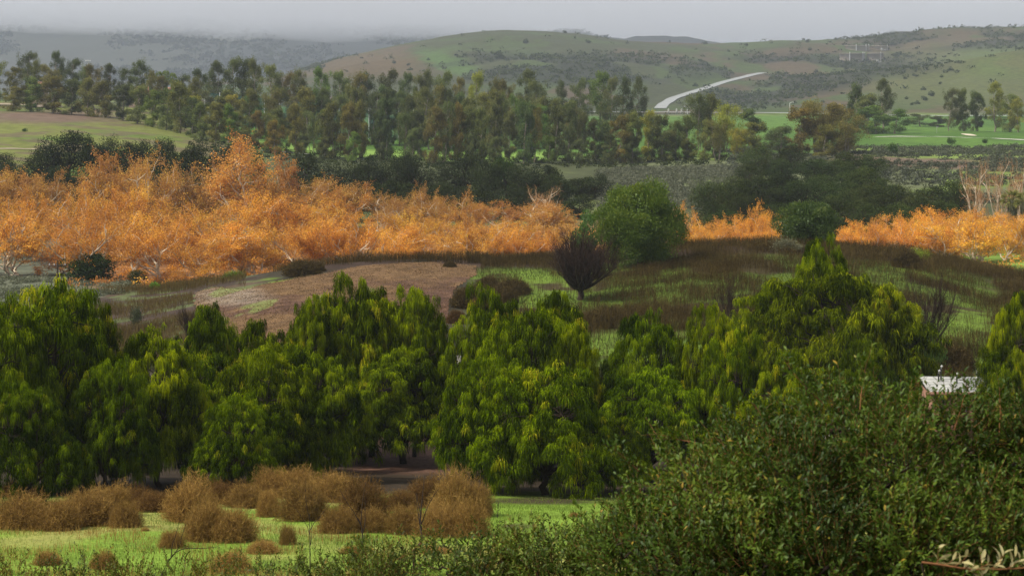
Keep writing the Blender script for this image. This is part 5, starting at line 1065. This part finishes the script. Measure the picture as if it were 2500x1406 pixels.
def netting():
    o = thing('netting_fence', "tall teal netting fence on posts behind the eucalyptus belt", 'fence', (at(740, 575), 575, float(H(at(740, 575), 575))), group=None)
    b = o.location; xs = np.linspace(at(500, 575), at(1010, 575), 15); m = MB()
    for x in xs:
        p = MB(); z = float(H(x, 575)); tubes(p, np.array([(x - b.x, 0, z - b.z - .3), (x - b.x, 0, z - b.z + 4), (x - b.x, 0, z - b.z + 9.5)]), .12, 6); child('post', p, M_metal, o)
    zs = H(xs, np.full(15, 575.)); V = np.vstack([np.stack([xs - b.x, 0 * xs + .1, zs - b.z], 1), np.stack([xs - b.x, 0 * xs + .1, zs - b.z + 9], 1)]); m.add(V, [(i, i + 1, i + 16, i + 15) for i in range(14)]); child('net', m, M_net, o)
netting()
def house(px, pyb, wpx, hpx, Y, lab, group='houses behind the eucalyptus'):
    x = at(px, Y); g = float(H(x, Y)); w = wpx * Y / F; zt = -(pyb - hpx - HY) * Y / F - g; d = w * .7
    o = thing('house', lab, 'house', (x, Y, g), group=group); b = MB(); box(b, -w / 2, w / 2, 0, d, -.5, zt * .68); child('wall', b, M_stucco, o)
    r_ = MB(); e = .6; z0 = zt * .68 + .01; r_.add([(-w / 2 - e, -e, z0), (w / 2 + e, -e, z0), (w / 2 + e, d + e, z0), (-w / 2 - e, d + e, z0), (-w / 4, d / 2, zt), (w / 4, d / 2, zt)], [(0, 1, 5, 4), (2, 3, 4, 5), (0, 3, 2, 1)], [(1, 2, 5), (3, 0, 4)]); child('roof', r_, M_roof, o)
    for k in range(max(2, int(w / 4))):
        xx = -w / 2 + (k + .5) * w / max(2, int(w / 4)); wn = MB(); box(wn, xx - .6, xx + .6, -.06, -.003, zt * .3, zt * .55); child('window', wn, M_dark, o)
house(92, 250, 34, 50, 625, "pinkish house with clay roof glimpsed between the leftmost eucalyptus")
house(345, 250, 60, 38, 640, "long pinkish house with clay roof behind the meadow's eucalyptus, left one")
house(405, 250, 52, 36, 640, "long pinkish house with clay roof behind the meadow's eucalyptus, right one")
def mound(name, px, py, w, h, Y0, Y1, mat, lab, cat):
    x, y = hit(px, py, Y0, Y1); s = w * y / F / 2; hh = h * y / F * 1.5; m = MB(); n = 24; k = 7; V = []
    for j in range(k):
        q = 1 - j / (k - 1); z = hh * (1 - q * q); a = np.arange(n) * 2 * math.pi / n; R = s * q * (1 + .25 * (vnoise(np.cos(a) * 2 + px, np.sin(a) * 2 + j * .3, 3) - .5)); V.append(np.stack([np.cos(a) * R, np.sin(a) * R * .7, np.full(n, z - .1)], 1))
    m.add(np.vstack(V), [(j * n + i, j * n + (i + 1) % n, (j + 1) * n + (i + 1) % n, (j + 1) * n + i) for j in range(k - 1) for i in range(n)]); solo(link(name, m.mesh(name, mat, True), loc=(x, y, float(H(x, y)))), lab, cat)
mound('sand_pile', 215, 276, 22, 5, 480, 640, M_conc2, "small pale pile of sand at the top of the left meadow", 'pile')
mound('dirt_pile', 118, 264, 34, 5, 480, 640, surf('wet_dirt', (.05, .035, .03), (.09, .065, .05), 1, .95), "low dark dirt pile beside the track at left", 'pile')
mound('rock', 1291, 706, 9, 4, 130, 220, M_conc2, "small pale rock in the field left of the leafless tree", 'rock')
M_sand = surf('bunker_sand', (.48, .42, .32), (.58, .52, .40), .5, .95)
def bunker(px, py, w, h, lab):
    x, y = hit(px, py, 540, 700); a = np.arange(28) * 2 * math.pi / 28; s = w * y / F / 2; rr = 1 + .2 * (vnoise(np.cos(a) * 1.5 + px, np.sin(a) * 1.5, 3) - .5); X_ = x + np.cos(a) * s * rr; Y_ = y + np.sin(a) * 9 * rr; m = MB(); V = np.vstack([[[x, y, float(H(x, y)) + .12]], np.stack([X_, Y_, H(X_, Y_) + .12], 1)]); m.add(V, None, [(0, i + 1, (i + 1) % 28 + 1) for i in range(28)])
    kind(link('sand_bunker', m.mesh('sand_bunker', M_sand)), 'structure')
bunker(2366, 330, 26, 3, '')
bunker(1622, 348, 22, 3, '')
def flag():
    x, y = hit(2287, 326, 560, 700); g = float(H(x, y)); o = thing('flag_stick', "thin pale flag stick on the fairway green at right", 'flag', (x, y, g)); p = MB(); tubes(p, np.array([(0, 0, 0), (0, 0, 1.1), (0, 0, 2.3)]), .05, 6); child('pole', p, M_white, o); f = MB(); f.add([(0.05, 0, 2.3), (.55, .02, 2.2), (.5, 0, 1.95), (.05, 0, 1.9)], [(0, 1, 2, 3)]); child('flag', f, M_white, o)
flag()

# ------------------------------------------------------------------ air and low cloud
def volmat(name, dens, col, aniso=0.0):
    m, nt = newmat(name); v = nt.nodes.new("ShaderNodeVolumePrincipled"); v.inputs['Density'].default_value = dens; v.inputs['Color'].default_value = (*col, 1); v.inputs['Anisotropy'].default_value = aniso
    o = nt.nodes.new("ShaderNodeOutputMaterial"); nt.links.new(v.outputs[0], o.inputs['Volume']); return m
hz = MB(); box(hz, -1800, 1800, -75, 3830, -32, 160); kind(link('haze', hz.mesh('haze', volmat('haze_air', .00010, (.72, .79, .92)))), 'stuff', "thin pale haze lying over the whole valley", 'haze')
def cloudbank():
    nx, ny = 110, 70; xs = np.linspace(-1780, 1780, nx); ys = np.linspace(1720, 3700, ny); Xc, Yc = np.meshgrid(xs, ys)
    edge = np.minimum.reduce([(Xc + 1780) / 100, (1780 - Xc) / 100, (Yc - 1720) / 60, (3700 - Yc) / 150]); f = np.clip(edge, 0, 1) ** .5
    pxc = to_px(Xc, Yc); n = fbm(Xc / 300, Yc / 600, 301, 4) - .5; n2 = fbm(Xc / 90, Yc / 200, 305, 3) - .5
    far = np.interp(pxc, [-400, 0, 300, 600, 900, 1100, 1300, 1600, 1900, 2300], [78, 82, 96, 116, 126, 112, 96, 94, 92, 70]) + 70 * n * np.interp(pxc, [1000, 1400], [1, .5]) + 26 * n2
    row = np.interp(Yc, [1720, 2700, 3700], [1, 0, 0]) * -125 + far
    mid = 150.; Zb = mid - (mid - (HY - row) * Yc / F) * f; Zt = mid + 6 * f
    m = MB(); V = np.vstack([np.stack([Xc, Yc, Zb], -1).reshape(-1, 3), np.stack([Xc, Yc, Zt], -1).reshape(-1, 3)]); i = np.arange(nx * ny).reshape(ny, nx); q = np.stack([i[:-1, :-1], i[1:, :-1], i[1:, 1:], i[:-1, 1:]], -1).reshape(-1, 4); N_ = nx * ny
    m.add(V, np.vstack([q, q[:, ::-1] + N_]))
    return kind(link('low_cloud', m.mesh('low_cloud', volmat('cloud_vapour', .0045, (.84, .86, .91)))), 'stuff', "grey low cloud hiding the tops of the distant hills", 'cloud')
cloudbank()
def mistbank():
    """thin mist over the far hills: thickens from nothing with distance"""
    ys = np.array([520, 700, 1000, 1500, 2500, 3750.]); tops = np.array([-29, -10, 40, 110, 125, 125.]); xs = np.array([-1750., 1750.]); m = MB(); V = []
    for y, t in zip(ys, tops):
        for x in xs: V += [(x, y, t), (x, y, -30.5)]
    q = [(0, 1, 3, 2)]
    for i in range(len(ys) - 1):
        a = 4 * i; b = a + 4; q += [(a, a + 2, b + 2, b), (a + 1, b + 1, b + 3, a + 3), (a, b, b + 1, a + 1), (a + 2, a + 3, b + 3, b + 2)]
    e = 4 * (len(ys) - 1); q += [(e, e + 2, e + 3, e + 1)]; m.add(V, q)
    kind(link('mist', m.mesh('mist', volmat('mist_air', .00017, (.56, .63, .75)))), 'stuff', "thin mist lying over the far hills", 'mist')
mistbank()
